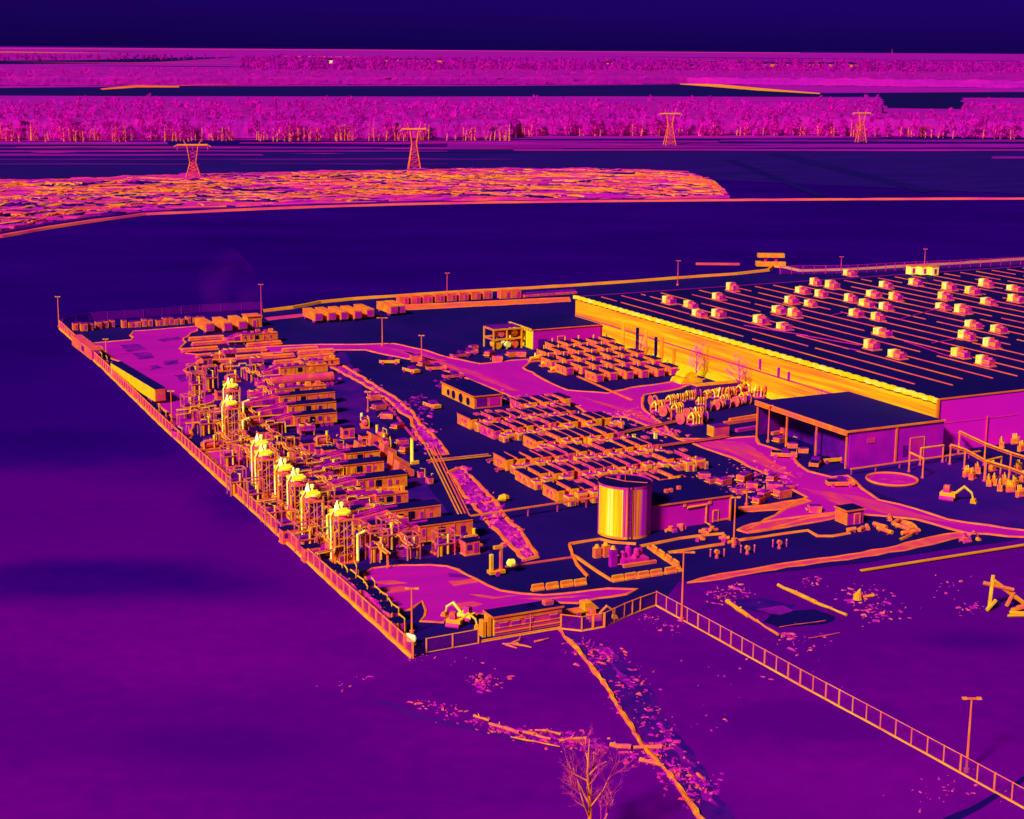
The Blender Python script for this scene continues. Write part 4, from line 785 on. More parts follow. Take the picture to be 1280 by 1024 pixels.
# slender cold stacks between them
Q0 = thing('steel_frame', 'frame', 'steel frame', (0, 0, 0), YAW, 'upright steel frames of the turbine yard')
for sx in (-1, 1):
    for sy in (-1, 1): MB().box((sx * 1.5, sy * 1.1, 2.5), (.17, .17, 5)).build('post', mat(.70, .12, .6), Q0)
for z in (2.6, 4.95):
    for sy in (-1, 1): MB().box((0, sy * 1.1, z), (2.8, .18, .2)).build('beam', mat(.71, .08, .6), Q0)
    for sx in (-1, 1): MB().box((sx * 1.5, 0, z), (.18, 2.0, .2)).build('beam', mat(.71, .08, .6), Q0)
MB().box((0, .1, 1.6), (2.3, 1.5, 2.6)).build('casing', mat(.38, .1, .5), Q0); MB().tube([(.4, -.9, .4), (.4, -.9, 4), (-.6, -.4, 4.4)], .2, 7).build('pipe', mat(.88, .06, .8), Q0); MB().cyl((-.8, -.7, .1), .38, 2.2, 10).build('vessel', mat(.84, .06, .8), Q0)
fr_ = [(-352, 96), (-345, 92), (-327, 91), (-311, 93), (-306, 99), (-300, 88), (-293, 92), (-288, 98), (-279, 83), (-270, 83.5), (-268, 92.5), (-259, 83), (-258.5, 92.5), (-250, 82.5), (-250, 92), (-240, 82.6), (-240.5, 91.5), (-235.5, 95), (-231.5, 91.5), (-230.8, 97), (-366, 100), (-372, 105), (-384, 104), (-230, 102.5)]
for i, (u, v) in enumerate(fr_):
    o = Q0 if i == 0 else dup(Q0, (0, 0, 0), YAW + (R(90) if i % 3 == 1 else 0)); o.location = uv(u, v); o.scale = (1, 1, random.choice((.8, 1, 1.15)))
    o['label'] = 'upright steel frame of pipes around the exhaust stacks, %s from the far end' % nth(sorted(range(len(fr_)), key=lambda q: fr_[q][0]).index(i))
# control cabinets and skids
def kit(name, label, cat, group, maker, spots, lab):
    o0 = thing(name, label, cat, (0, 0, 0), YAW, group); maker(o0)
    od = sorted(range(len(spots)), key=lambda q: spots[q][0])
    for i, s in enumerate(spots):
        o = o0 if i == 0 else dup(o0, (0, 0, 0), YAW + (s[2] if len(s) > 2 else random.uniform(-.06, .06))); o.location = uv(s[0], s[1]); o['label'] = lab % nth(od.index(i))
        if i == 0 and len(s) > 2: o.rotation_euler = (0, 0, YAW + s[2])
def mk_cab(t):
    MB().box((0, 0, 1.3), (2.6, 1.7, 2.2)).build('body', mat(.75, .08, .9), t); MB().box((0, 0, 2.46), (2.8, 1.9, .14)).build('roof', ROOF, t); MB().box((.6, -.87, 1.2), (.8, .1, 1.7)).build('door', RED, t); MB().box((-.6, -.87, 1.4), (.8, .1, .8)).build('louvre', PUR, t); MB().box((0, 0, .1), (2.8, 1.9, .2)).build('plinth', EDGE, t)
kit('control_cabinet', '', 'control cabinet', 'control cabinets of the turbine yard', mk_cab, [(-360, 104), (-337, 103), (-316, 100), (-309, 104), (-303, 105), (-297, 101), (-296, 107), (-290, 103), (-283, 97), (-275, 96), (-264, 97), (-262, 84), (-254, 96.5), (-244, 96.5), (-247, 82), (-236, 82), (-236, 99), (-323, 104), (-391, 108), (-400, 112), (-228.4, 106.5), (-312, 117), (-304, 118), (-298, 113)], 'orange control cabinet in the turbine yard, %s from the far end')
def mk_skid(t):
    MB().box((0, 0, .2), (4.2, 1.8, .3)).build('skid', EDGE, t); MB().tube([(-1.8, 0, 1.2), (-1.5, 0, 1.2), (1.5, 0, 1.2), (1.8, 0, 1.2)], [.4, .7, .7, .4], 12).build('vessel', mat(.72, .09, .7), t)
    MB().tube([(-1.4, -.8, .4), (-1.4, -.8, 2.2), (.8, -.7, 2.2), (.8, -.7, .4)], .13, 6).build('pipe', WARM, t); MB().cyl((1.2, .5, 1.2), .3, 1.6, 8).build('valve', mat(.9, .06, .7), t); MB().box((-.6, .5, 2.1), (.9, .6, .5)).build('junction_box', PUR, t)
kit('fuel_skid', '', 'fuel skid', 'pipe skids of the turbine yard', mk_skid, [(-348, 102), (-331, 103), (-330, 95), (-314, 88), (-308, 110), (-301, 94), (-294, 97), (-285, 103), (-273, 99.5), (-270, 88), (-259.5, 99), (-252, 87.5), (-249, 98), (-241, 97), (-238, 87), (-232, 108, .1), (-378, 112), (-392, 115), (-405, 116), (-231, 103, .1), (-300, 121, 1.2), (-308, 123, 1.5), (-320, 124, 1.3)], 'pipe skid with horizontal vessel in the turbine yard, %s from the far end')
def mk_fan(t):
    for x in (-1.5, 1.5):
        for y in (-.9, .9): MB().box((x, y, .6), (.2, .2, 1.2)).build('leg', ORG, t)
    MB().box((0, 0, 1.7), (3.4, 2.2, 1.0)).build('body', mat(.66, .12, .9), t)
    for x in (-.8, .8): MB().cyl((x, 0, 2.2), .72, .3, 14).build('fan_ring', WARM, t); MB().disc((x, 0, 2.53), .6, .6, 12).build('fan', DEEP, t)
kit('air_cooler', '', 'air cooler', 'legged air coolers of the turbine yard', mk_fan, [(-356, 111), (-341, 98.5), (-318, 110), (-306, 93), (-291, 107), (-280, 100), (-266, 101), (-255, 101), (-246, 101), (-386, 121), (-396, 124), (-410, 121), (-320, 96)], 'air cooler on legs with twin fans in the turbine yard, %s from the far end')
# wedge hoppers east of the trailers
for i, (x, y, s) in enumerate([(446, 574, 1.0), (462, 560, .9), (489, 592, 1.15), (497, 600, 1.0), (456, 575, .8), (478, 575, .9)]):
    t = thing('wedge_hopper', 'orange wedge-shaped inlet hopper with dark top beside the turbine trailers, %s from the left' % nth([0, 2, 4, 5, 1, 3][i]), 'inlet hopper', g(x, y), YAW, 'wedge hoppers beside the turbine trailers')
    MB().prism([(0, .4), (3.4 * s, .4), (3.4 * s, 1.6), (.4, 3.4 * s)], 0, 2.4).build('body', mat(.76, .06, .7), t); MB().face([(.45, .1, 3.38 * s), (3.35 * s, .1, 1.68), (3.35 * s, 2.3, 1.68), (.45, 2.3, 3.38 * s)]).build('cover', ROOF, t)
    for q in (.4, 2.9 * s):
        for yy in (.3, 2.1): MB().box((q, yy, .2), (.2, .2, .4)).build('leg', RED, t)
    MB().box((1.6 * s, -.05, 1.0), (.8, .1, .8)).build('door', RED, t)
t = thing('vent_pipe', 'bright yellow upright vent pipe standing alone right of the turbine trailers', 'vent pipe', g(515, 580), YAW)
MB().tube([(0, 0, 0), (0, 0, 5.1)], [.34, .3], 10).build('pipe', mat(.91, .03, 1, glow=.3), t); MB().box((.5, -.2, .3), (1.6, .7, .6)).build('base', YEL, t); MB().cyl((0, 0, 5.1), .4, .15, 10).build('cap', WARM, t)
# far end of the turbine yard: trailers parked slantwise and flat stacks
PT0 = thing('parked_trailer', 'trailer', 'trailer', (0, 0, 0), YAW, 'trailers parked side by side')
MB().box((0, 0, 1.9), (2.5, 11, 2.2)).build('body', mat(.79, .06, .5), PT0); MB().box((0, 0, 3.06), (2.6, 11.1, .12)).build('roof', mat(.80, .06, .5), PT0); MB().box((0, -5.53, 1.9), (2.1, .1, 1.9)).build('rear_door', RED, PT0); MB().box((0, 0, .65), (1.6, 10.5, .3)).build('chassis', RED, PT0)
for y in (-4.2, -3.1, 4):
    for x in (-1, 1): MB().tube([(x - .15, y, .45), (x + .15, y, .45)], .45, 10).build('wheel', mat(.6, .06, .5), PT0)
MB().box((-1.28, 0, 3.0), (.1, 11, .2)).build('rail', LINE, PT0)
pt = [(256, 414), (278, 413), (297, 411), (391, 401), (407, 400), (423, 399), (439, 398), (455, 396), (484, 392), (494, 391)]
for i, (x, y) in enumerate(pt):
    o = PT0 if i == 0 else dup(PT0, (0, 0, 0), YAW + random.uniform(-.03, .03)); o.location = g(x, y)
    o['label'] = 'long trailer parked slantwise along the far side of the yard, %s from the left' % nth(i)
t = thing('switch_room', 'orange block-like switch room at the far end of the turbine yard', 'cabin', g(310, 410), YAW)
shell(t, 4.2, 5, 3.2, ORG, WARM, mat(.76, .06, .5)); door(t, 2.1, 1.1, 2.1, m=RED)
FS0 = thing('pipe_stack', 'stack', 'pipe stack', (0, 0, 0), YAW, 'flat stacks of long pipe')
for k in range(3): MB().tube([(-5, -.7 + .7 * k, .45), (5, -.7 + .7 * k, .45)], .33, 8).build('pipe', mat(.70, .08, .5), FS0)
for k in range(2): MB().tube([(-4.8, -.35 + .7 * k, 1.0), (4.8, -.35 + .7 * k, 1.0)], .33, 8).build('pipe', mat(.76, .06, .5), FS0)
for x in (-3, 3): MB().box((x, 0, .06), (.3, 2.4, .12)).build('bearer', PUR, FS0)
fs = [(258, 426), (262, 432), (250, 440), (330, 433), (375, 440), (268, 447), (310, 441), (270, 455), (365, 455), (395, 449), (390, 456), (345, 449), (318, 449), (300, 428), (360, 462), (395, 443)]
for i, (x, y) in enumerate(sorted(fs)):
    o = FS0 if i == 0 else dup(FS0, (0, 0, 0), YAW + random.uniform(-.06, .06)); o.location = g(x, y); o['label'] = 'flat stack of long pipes behind the far turbine trailers, %s from the left' % nth(i)

# along the left fence
t = thing('long_container', 'long orange container lying along the fence in the far left corner', 'container', g(108, 441), YAW)
MB().box((0, 0, 1.5), (2.6, 24, 2.6)).build('body', mat(.75, .06, .5), t); MB().box((0, 0, 2.86), (2.7, 24.2, .14)).build('roof', mat(.72, .06, .5), t); MB().box((0, -12.05, 1.5), (2.2, .1, 2.2)).build('door', RED, t); MB().box((0, 0, .1), (2.2, 23, .2)).build('runner', RED, t); MB().box((-1.32, -2, 1.6), (.1, 3, 1.4)).build('panel', PUR, t)
t = thing('box_trailer', 'long yellow-sided box trailer standing along the left fence', 'trailer', g(172, 487), YAW + .05)
MB().box((0, 0, 2.1), (2.6, 36, 2.9)).build('body', mat(.845, .04, .4), t); MB().box((.0, 0, 3.62), (2.75, 36.2, .14)).build('roof', ROOF, t); MB().box((0, -18.05, 2.1), (2.3, .12, 2.6)).build('rear_door', mat(.70, .05, .5), t); MB().box((0, 0, .55), (1.8, 35, .2)).build('chassis', RED, t)
for y in (-15, -13.8, -12.6, 13, 14.2):
    for x in (-1.1, 1.1): MB().tube([(x - .15, y, .48), (x + .15, y, .48)], .48, 10).build('wheel', RED, t)
def mk_crate(t):
    MB().box((0, 0, 1.15), (1.9, 1.7, 2.0)).build('body', mat(.77, .07, .8), t); MB().box((0, 0, 2.2), (2.0, 1.8, .12)).build('lid', PUR, t); MB().box((.3, -.87, 1.1), (.7, .1, 1.3)).build('panel', RED, t)
    for x in (-.7, .7): MB().box((x, 0, .08), (.2, 1.7, .16)).build('runner', RED, t)
def spots(px): return [gu(*p) for p in px]
o0 = None
cr_px = [(94, 413), (98, 412.5), (105, 414), (113, 413), (123, 411), (131, 410), (140, 409), (155, 410), (164, 409.5), (172, 409), (180, 408.5), (186, 408), (199, 407.5), (206, 407), (212, 406.5), (218, 406), (227, 405.5), (235, 404.5), (243, 404), (251, 403)]
for i, (x, y) in enumerate(cr_px):
    if o0 is None: o0 = thing('equipment_crate', '', 'crate', (0, 0, 0), YAW, 'crates standing along the far fence'); mk_crate(o0); o = o0
    else: o = dup(o0, (0, 0, 0), YAW + random.uniform(-.08, .08))
    o.location = g(x, y); o.scale = (random.choice((.7, .9, 1, 1.05)), 1, random.choice((.85, 1, 1.1))); o['label'] = 'orange crate standing along the far left fence, %s from the left' % nth(i)
o0 = None
for i, (x, y) in enumerate([(124, 452), (131, 457), (138, 465), (144, 471), (151, 475), (196, 520), (203, 527), (222, 548), (420, 722), (428, 727), (437, 733), (446, 741), (453, 748), (440, 722), (467, 754), (475, 761), (483, 770), (489, 777), (497, 790), (462, 743)]):
    if o0 is None: o0 = thing('fence_box', '', 'equipment box', (0, 0, 0), YAW, 'equipment boxes along the left fence'); o = o0; MB().box((0, 0, .95), (1.7, 2.4, 1.5)).build('body', mat(.66, .13, .9), o0); MB().box((0, 0, 1.76), (1.8, 2.5, .12)).build('lid', DARK, o0); MB().box((-.6, -1.3, .9), (.2, .2, 1.8)).build('post', ORG, o0); MB().tube([(.5, -1.3, 0), (.5, -1.3, 2.3), (.5, .6, 2.4)], .12, 6).build('pipe', WARM, o0)
    else: o = dup(o0, (0, 0, 0), YAW + random.uniform(-.2, .2))
    o.location = g(x, y); o['label'] = 'equipment box with bent pipe along the left fence, %s from the far corner' % nth([0, 1, 2, 3, 4, 5, 6, 7, 8, 9, 11, 12, 13, 10, 15, 16, 17, 18, 19, 14][i])
t = thing('hot_generator', 'white-hot small generator at the near fence corner', 'generator', g(511, 806), YAW); t.scale = (.7, .7, .75)
MB().tube([(-.7, 0, 1.5), (-.3, 0, 1.5), (.9, -.5, 1.1), (1.2, -.6, 1.0)], [.5, .8, .75, .4], 12).build('drum', mat(.97, .02, 1, glow=.5), t); MB().box((0, 0, .5), (2.4, 1.5, .5)).build('bed', RED, t); MB().tube([(-1, 0, .5), (-1.1, 0, 1.9), (-.4, .1, 2.2)], .15, 6).build('pipe', WARM, t); MB().tube([(.9, -.8, .4), (.9, -.6, .4)], .4, 10).build('wheel', ORG, t); MB().tube([(.9, .6, .4), (.9, .8, .4)], .4, 10).build('wheel', ORG, t)
t = thing('light_tower', 'trailer-mounted tower with bright round drum on the gravel by the near earth patch', 'light tower', g(626, 718), YAW)
MB().box((-.8, 0, .6), (2.6, 1.3, .5)).build('chassis', WARM, t); MB().box((0, 0, 2.6), (.4, .4, 4.0)).build('mast', ORG, t); MB().tube([(1.0, -.2, 1.6), (1.4, -.2, 1.7), (2.1, -.2, 1.7), (2.4, -.2, 1.6)], [.3, .65, .6, .2], 14).build('drum', mat(.92, .05, 1, glow=.2), t)
MB().box((-.5, 0, 4.5), (1.5, .5, .5)).build('lamp', WARM, t); MB().tube([(-.9, -.8, .4), (-.9, -.6, .4)], .4, 10).build('wheel', RED, t); MB().tube([(-.9, .6, .4), (-.9, .8, .4)], .4, 10).build('wheel', RED, t); MB().box((-1.7, -.1, 2.0), (.5, .5, 3.0)).build('stanchion', YEL, t)

# far side: containers in a row against the bund
def row_box(name, label, cat, group, px, dims, m, lab):
    o0 = None
    for i, (x, y) in enumerate(px):
        if o0 is None:
            o0 = o = thing(name, '', cat, (0, 0, 0), YAW, group); L, D, H = dims
            MB().box((0, 0, H / 2 + .1), (L, D, H)).build('body', m, o0); MB().box((0, 0, H + .16), (L + .1, D + .1, .12)).build('roof', mat(.70, .05, .3), o0); MB().box((L * .2, -D / 2 - .03, H * .5), (L * .25, .1, H * .7)).build('door', RED, o0)
        else: o = dup(o0, (0, 0, 0))
        o.location = g(x, y); o['label'] = lab % nth(i)
row_box('shipping_container', '', 'container', 'containers in line by the far bund', [(503 + 15 * k, 380.5 - 1.05 * k) for k in range(8)], (3.2, 2.6, 2.4), mat(.74, .07, .4), 'container in the line along the far bund, %s from the left')
row_box('tank_container', '', 'tank container', 'larger boxes by the far bund', [(630, 373), (643, 372.2)], (3.6, 2.8, 2.6), ORG, 'larger box between the container line and the small cars, %s from the left')
o0 = None
for i in range(11):
    x, y = 655 + 6 * i, 371.5 - .42 * i
    if o0 is None:
        o0 = o = thing('parked_car', '', 'car', (0, 0, 0), YAW, 'cars parked beyond the warehouse corner')
        MB().box((0, 0, .6), (1.8, 4.3, .7)).build('body', mat(.70, .10, .5), o0); MB().box((0, -.2, 1.2), (1.6, 2.3, .6), taper=.8).build('cabin', PUR, o0)
        for sx in (-.85, .85):
            for sy in (-1.4, 1.4): MB().tube([(sx - .1, sy, .33), (sx + .1, sy, .33)], .33, 8).build('wheel', RED, o0)
    else: o = dup(o0, (0, 0, 0))
    o.location = g(x, y); o['label'] = 'tiny parked car in the line left of the warehouse corner, %s from the left' % nth(i)

# ================================================================== GROUND WORKS AND LOOSE THINGS
def stones(label, clusters, m, big=.3, name='rubble'):
    b = MB()
    for x, y, sx, sy, n in clusters:
        for _ in range(n):
            p = g(x + random.gauss(0, sx), y + random.gauss(0, sy)); r = big * .85 * min(1.6, random.lognormvariate(-.45, .55)); a = random.uniform(0, 3.1); st = random.uniform(.7, 3.2)
            b.box((p.x, p.y, r * .2), (r * st, r * .8, r * .5), a, random.uniform(.4, .8), Matrix.Rotation(random.uniform(-.35, .35), 3, 'X'))
    o = b.build(name, m, None, label, 'stuff'); return o
RUB = mat(.60, .2, .7)
BK1 = [(404, 448), (415, 460), (438, 472), (456, 482), (476, 495), (488, 502), (501, 517), (512, 521), (520, 541), (528, 551), (545, 570), (559, 568), (550, 554), (538, 542), (526, 531), (516, 517), (497, 500), (482, 491), (465, 480), (450, 470), (434, 461), (412, 449)]
BK2 = [(560, 592), (575, 586), (585, 594), (597, 605), (616, 624), (622, 633), (632, 649), (647, 661), (657, 674), (672, 697), (657, 701), (640, 685), (621, 664), (607, 650), (585, 625), (575, 613), (569, 600)]
for pl in (BK1, BK2): sheet('earth_bank', pl, mat(.47, .14, .35), Z2, .25, 2, (.75, EDGE, .3))
stones('rough rubble along the two long earth banks through the dark lane', [(430, 464, 8, 4, 25), (470, 487, 8, 4, 30), (500, 508, 7, 5, 35), (530, 540, 7, 7, 60), (545, 560, 6, 5, 40), (578, 597, 6, 6, 60), (597, 622, 6, 7, 80), (618, 643, 6, 8, 80), (640, 668, 6, 7, 60), (655, 688, 5, 6, 50)], RUB, .8)
stones('scattered purple spoil beside the dark upper lane', [(520, 500, 6, 4, 40), (532, 514, 6, 4, 30), (560, 480, 8, 5, 40), (600, 498, 10, 3, 20)], mat(.45, .14, .6), .5)
stones('rubble between the cabinet grid and the main road', [(790, 520, 22, 5, 110), (830, 540, 12, 4, 60), (940, 588, 22, 7, 60), (930, 612, 16, 7, 50), (975, 600, 12, 5, 30), (640, 500, 12, 4, 40), (700, 512, 18, 5, 60)], mat(.66, .14, .6), .6)
t = thing('hot_boulder', 'bright lump at the end of a short arm beside the second earth bank', 'boulder', g(629, 627), YAW)
MB().tube([(-1, 0, .4), (-.5, .1, .6), (.2, 0, .7), (.9, .1, .5), (1.3, 0, .3)], [.2, .6, .75, .6, .2], 9).build('boulder', YEL, t); MB().tube([(-4, -.4, .2), (-2.4, -.2, .3), (-.8, 0, .4)], .22, 6).build('arm', EDGE, t)
# tank yard with kerb, pumps and barriers
for i, pts in enumerate([[(712, 681), (735, 677), (750, 675), (765, 679), (795, 681)], [(712, 681), (716, 695), (722, 707), (735, 722)], [(717, 695), (740, 711), (765, 727)], [(765, 727), (800, 723), (852, 714)], [(852, 714), (830, 699), (810, 685)], [(800, 684), (850, 674), (880, 670), (905, 668)], [(835, 692), (870, 686), (905, 681)]]):
    bank(wiggle([g(*p) for p in pts], .05, 2, False), .55, mat(.73, .05, .3), .35, 0, name='kerb', kind='structure', jag=.1)
o0 = None
for i, (x, y) in enumerate([(772, 726.5), (788, 724), (804, 722), (820, 719.5), (838, 716.5), (672, 738), (690, 736), (708, 733.5), (725, 731.5), (845, 708), (836, 702), (827, 696), (818, 690)]):
    if o0 is None:
        o0 = o = thing('concrete_barrier', '', 'barrier', (0, 0, 0), YAW, 'concrete barriers around the tank yard')
        MB().prism([(-.4, 0), (.4, 0), (.4, .25), (.16, .5), (.12, 1.0), (-.12, 1.0), (-.16, .5), (-.4, .25)], -1, 1).build('barrier', mat(.78, .06, .6), o0); MB().box((0, 0, 1.02), (.2, 1.7, .06)).build('cap', WARM, o0)
    else: o = dup(o0, (0, 0, 0))
    o.location = g(x, y); o.rotation_euler = (0, 0, YAW + (R(90) if i < 9 else R(-8)))
    o['label'] = 'orange concrete barrier around the tank yard, %s from the left' % nth([5, 6, 7, 8, 11, 0, 1, 2, 3, 12, 10.0, 9.5, 9][i] if isinstance([5, 6, 7, 8, 11, 0, 1, 2, 3, 12, 10.0, 9.5, 9][i], int) else {10.0: 10, 9.5: 9}[[5, 6, 7, 8, 11, 0, 1, 2, 3, 12, 10.0, 9.5, 9][i]]) if i not in (2, 12, 3) else ['orange concrete barrier at the tank yard front, just right of centre', 'orange concrete barrier nearest the round tank', 'orange concrete barrier at the tank yard front, second before the corner'][(2, 12, 3).index(i)]
t = thing('pump_skid', 'magenta pump block with round tops in front of the round tank', 'pump skid', g(790, 704), YAW)
MB().box((0, 0, .6), (4.6, 2.8, 1.0)).build('block', mat(.55, .06, .6), t); MB().box((.4, -1.7, .35), (6, .5, .5)).build('beam', ORG, t)
for x, y, h in ((-1.6, .3, 1.2), (-.4, .6, 1.9), (.9, .2, 1.4), (1.8, .7, 1.1), (0, -.8, .8)): MB().tube([(x, y, 1), (x, y, 1 + h * .8), (x, y, 1 + h)], [.5, .48, .2], 10).build('pump', mat(.56, .08, .8), t)
for i, (x, y, h) in enumerate([(746, 697, 1.7), (757, 696, 2.0), (766, 708, 2.9)]):
    t = thing('filter_unit', ['round-topped orange filter unit left in the tank yard', 'orange filter box in the middle of the tank yard', 'tall narrow framed filter beside the magenta pump block'][i], 'filter', g(x, y), YAW)
    MB().box((0, 0, h / 2), (1.1, .9, h)).build('body', ORG if i < 2 else mat(.5, .1, .6), t); MB().tube([(0, 0, h), (0, 0, h + .5)], [.5, .25], 10).build('cap', WARM, t); MB().tube([(.6, -.3, .3), (1.6, -.5, .3), (2.0, -.9, .1)], .12, 6).build('pipe', EDGE, t)
for i, (x, y) in enumerate([(838, 665), (852, 662), (880, 668), (890, 665), (876, 676), (905, 676), (917, 680)]):
    t = thing('pipe_fitting', 'pipe fitting lying before the pump house, %s from the left' % nth([0, 1, 3, 4, 2, 5, 6][i]), 'pipe fitting', g(x, y), YAW + i, 'pipe fittings before the pump house')
    MB().tube([(-1, 0, .3), (0, .1, .4), (.7, .6, .6)], [.3, .38, .3], 8).build('pipe', mat(.74, .1, .8), t); MB().cyl((0, 0, .2), .4, .8, 9).build('flange', ORG, t); MB().box((.5, -.5, .3), (.8, .5, .6)).build('bracket', RED, t)
o0 = None; i = 0
for x, y in ((896, 698), (934, 693), (974, 686)):
    for dx, dy, tall in ((-8, -2, 0), (0, 0, 1), (9, -2.5, 0)):
        if tall:
            t = thing('valve_post', 'orange valve post between two bollards on the gravel, %s from the left' % nth(i), 'valve post', g(x + dx, y + dy), YAW, 'valve posts between bollards'); i += 1
            MB().tube([(0, 0, 0), (0, 0, 1.3)], .22, 8).build('post', mat(.72, .08, .8), t); MB().tube([(0, -.25, 1.1), (0, .25, 1.1)], .4, 12).build('hand_wheel', ORG, t); MB().cyl((0, 0, 0), .35, .3, 8).build('base', RED, t)
        else:
            if o0 is None: o0 = o = thing('bollard', '', 'bollard', (0, 0, 0), YAW, 'bollards guarding the valve posts'); MB().cyl((0, 0, 0), .13, 1.2, 8).build('post', mat(.66, .05, .8), o0); MB().cyl((0, 0, 1.2), .15, .12, 8, .06).build('cap', ORG, o0)
            else: o = dup(o0, (0, 0, 0))
            o.location = g(x + dx, y + dy); o['label'] = 'slim bollard at the %s of the %s valve post from the left' % ('left' if dx < 0 else 'right', nth([896, 934, 974].index(x)))
# vehicles and machines
def truck(px, py, ang, label, m=ORG, L=5.2, cat='pickup truck', name='pickup_truck'):
    t = thing(name, label, cat, g(px, py), ang)
    MB().box((0, 0, .75), (L, 1.9, .7)).build('body', m, t); MB().prism([(-.1 * L, 1.1), (.24 * L, 1.1), (.16 * L, 1.8), (-.06 * L, 1.8)], -.85, .85).build('cabin', PUR, t); MB().box((-.3 * L, 0, 1.15), (.36 * L, 1.6, .2)).build('bed', DARK, t); MB().box((.46 * L, 0, 1.0), (.1, 1.5, .25)).build('grille', YEL, t)
    for x in (-.32, .33):
        for y in (-.95, .95): MB().tube([(x * L, y - .12, .4), (x * L, y + .12, .4)], .4, 10).build('wheel', RED, t)
for px, py, a, lb in [(487, 455, 0, 'pickup truck on the dark upper lane, leftmost of those near the road'), (514, 466, -.9, 'pickup truck half on rubble at the upper lane edge'), (545, 463, .2, 'pickup truck beside the main road above the small cabin'), (566, 473, .5, 'pickup truck just behind the small pierced cabin'), (540, 510, -1.0, 'long pickup truck on the dark lane left of the small cabin'),
                      (1050, 608, .1, 'bright-nosed pickup truck on the magenta road by the canopy building'), (575, 447, .6, 'pickup truck near the steel plant frame'), (585, 443, .3, 'pickup truck at the foot of the steel plant frame'), (1040, 578, .3, 'pickup truck under the open side of the canopy'), (980, 572, -.2, 'pickup truck beside the canopy column'), (1020, 582, 1.2, 'small upright pickup truck at the canopy edge')]:
    truck(px, py, a, lb, random.choice((ORG, WARM, mat(.7, .1, .7))))
def loader(px, py, ang, label, m=YEL, boom=True, s=1.0):
    t = thing('digger', label, 'digger', g(px, py), ang); t.scale = (s,) * 3
    MB().box((0, 0, 1.1), (2.8, 1.7, .8)).build('body', m, t); MB().box((-.3, 0, 2.1), (1.2, 1.3, 1.3), taper=.85).build('cabin', mat(.7, .12, .8), t)
    MB().tube([(1.2, 0, 1.4), (2.8, 0, 2.9), (4.2, 0, 1.9), (4.5, 0, .7)], [.26, .3, .22, .16], 6).build('boom', m, t); MB().prism([(4.1, .1), (5.2, .1), (4.9, .8), (4.2, .9)], -.6, .6).build('bucket', WARM, t)
    for y in (-.9, .9): MB().tube([(-1.3, y - .2, .5), (1.3, y - .2, .5)], .45, 8).build('track', RED, t)
loader(1185, 625, -.5, 'backhoe digger with outstretched arm alone on the indigo ground at the right'); loader(568, 783, -.3, 'yellow digger with a raised boom behind the gate fence', s=.75); loader(583, 776, 2.6, 'bright yellow digger next to the site office end', mat(.92, .04, .6), s=.8); loader(742, 776, .3, 'small digger behind the curved fence right of the site office', ORG, s=.7)
loader(1206, 678, .4, 'small digger beside the straight bright pipe line', mat(.68, .1, .7), s=.6)
t = thing('flat_trailer', 'orange flatbed trailer parked next to the far steel beams at the curved fence', 'trailer', g(720, 770), YAW); MB().box((0, 0, .8), (4.6, 1.8, .25)).build('bed', ORG, t); MB().prism([(1, .9), (3.4, .9), (2.2, 2.0), (1, 2.0)], -.8, .8).build('load', WARM, t)
for x in (-1, 0): MB().tube([(x, -.9, .4), (x, .9, .4)], .4, 10).build('wheel', RED, t)
t = thing('store_box', 'orange-sided dark-topped store box on the road bend at the right', 'container', g(1058, 657), YAW)
shell(t, 3.6, 3.2, 2.5, mat(.6, .06, .5), mat(.78, .05, .5), DARK); door(t, 2.2, 1.0, 1.8, m=RED)
for i, (x, y, a, L) in enumerate([(1100, 660, -1.0, 3), (1106, 666, -1.05, 3.5), (1112, 650, 1.4, 2), (1120, 655, .9, 2.4), (1128, 662, -1.1, 4), (1135, 660, 1.9, 3.5), (1138, 668, .4, 3.6), (1064, 665, .3, 1.6), (1076, 664, .9, 1.4), (1084, 662, 1.5, 1.4)]):
    t = thing('pipe_section', 'short pipe section among the materials by the curved kerb, %s from the left' % nth([3, 4, 5, 6, 7, 8, 9, 0, 1, 2][i]), 'pipe section', g(x, y), a, 'pipe sections by the curved kerb'); MB().tube([(-L / 2, 0, .4), (L / 2, 0, .5)], .38, 9).build('pipe', mat(.76, .08, .7), t)
    for q in (-.3, .3): MB().box((q * L, 0, .06), (.2, 1.0, .12)).build('bearer', RED, t)
bank(wiggle([g(*p) for p in [(1125, 652), (1140, 655), (1147, 663), (1138, 670), (1124, 676)]], 0, 1.5, False), .5, mat(.74, .05, .3), .35, 0, name='kerb', kind='structure')
t = thing('round_basin', 'low round basin with orange rim on the indigo ground beside the canopy building', 'basin', g(1115, 601), 0)
MB().disc((0, 0, .2), 4.7, 4.7, 36).build('floor', mat(.62, .08, .4), t); MB().tube([(4.8 * math.cos(k * math.pi / 20), 4.8 * math.sin(k * math.pi / 20), .3) for k in range(41)], .24, 6, False).build('rim', EDGE, t)
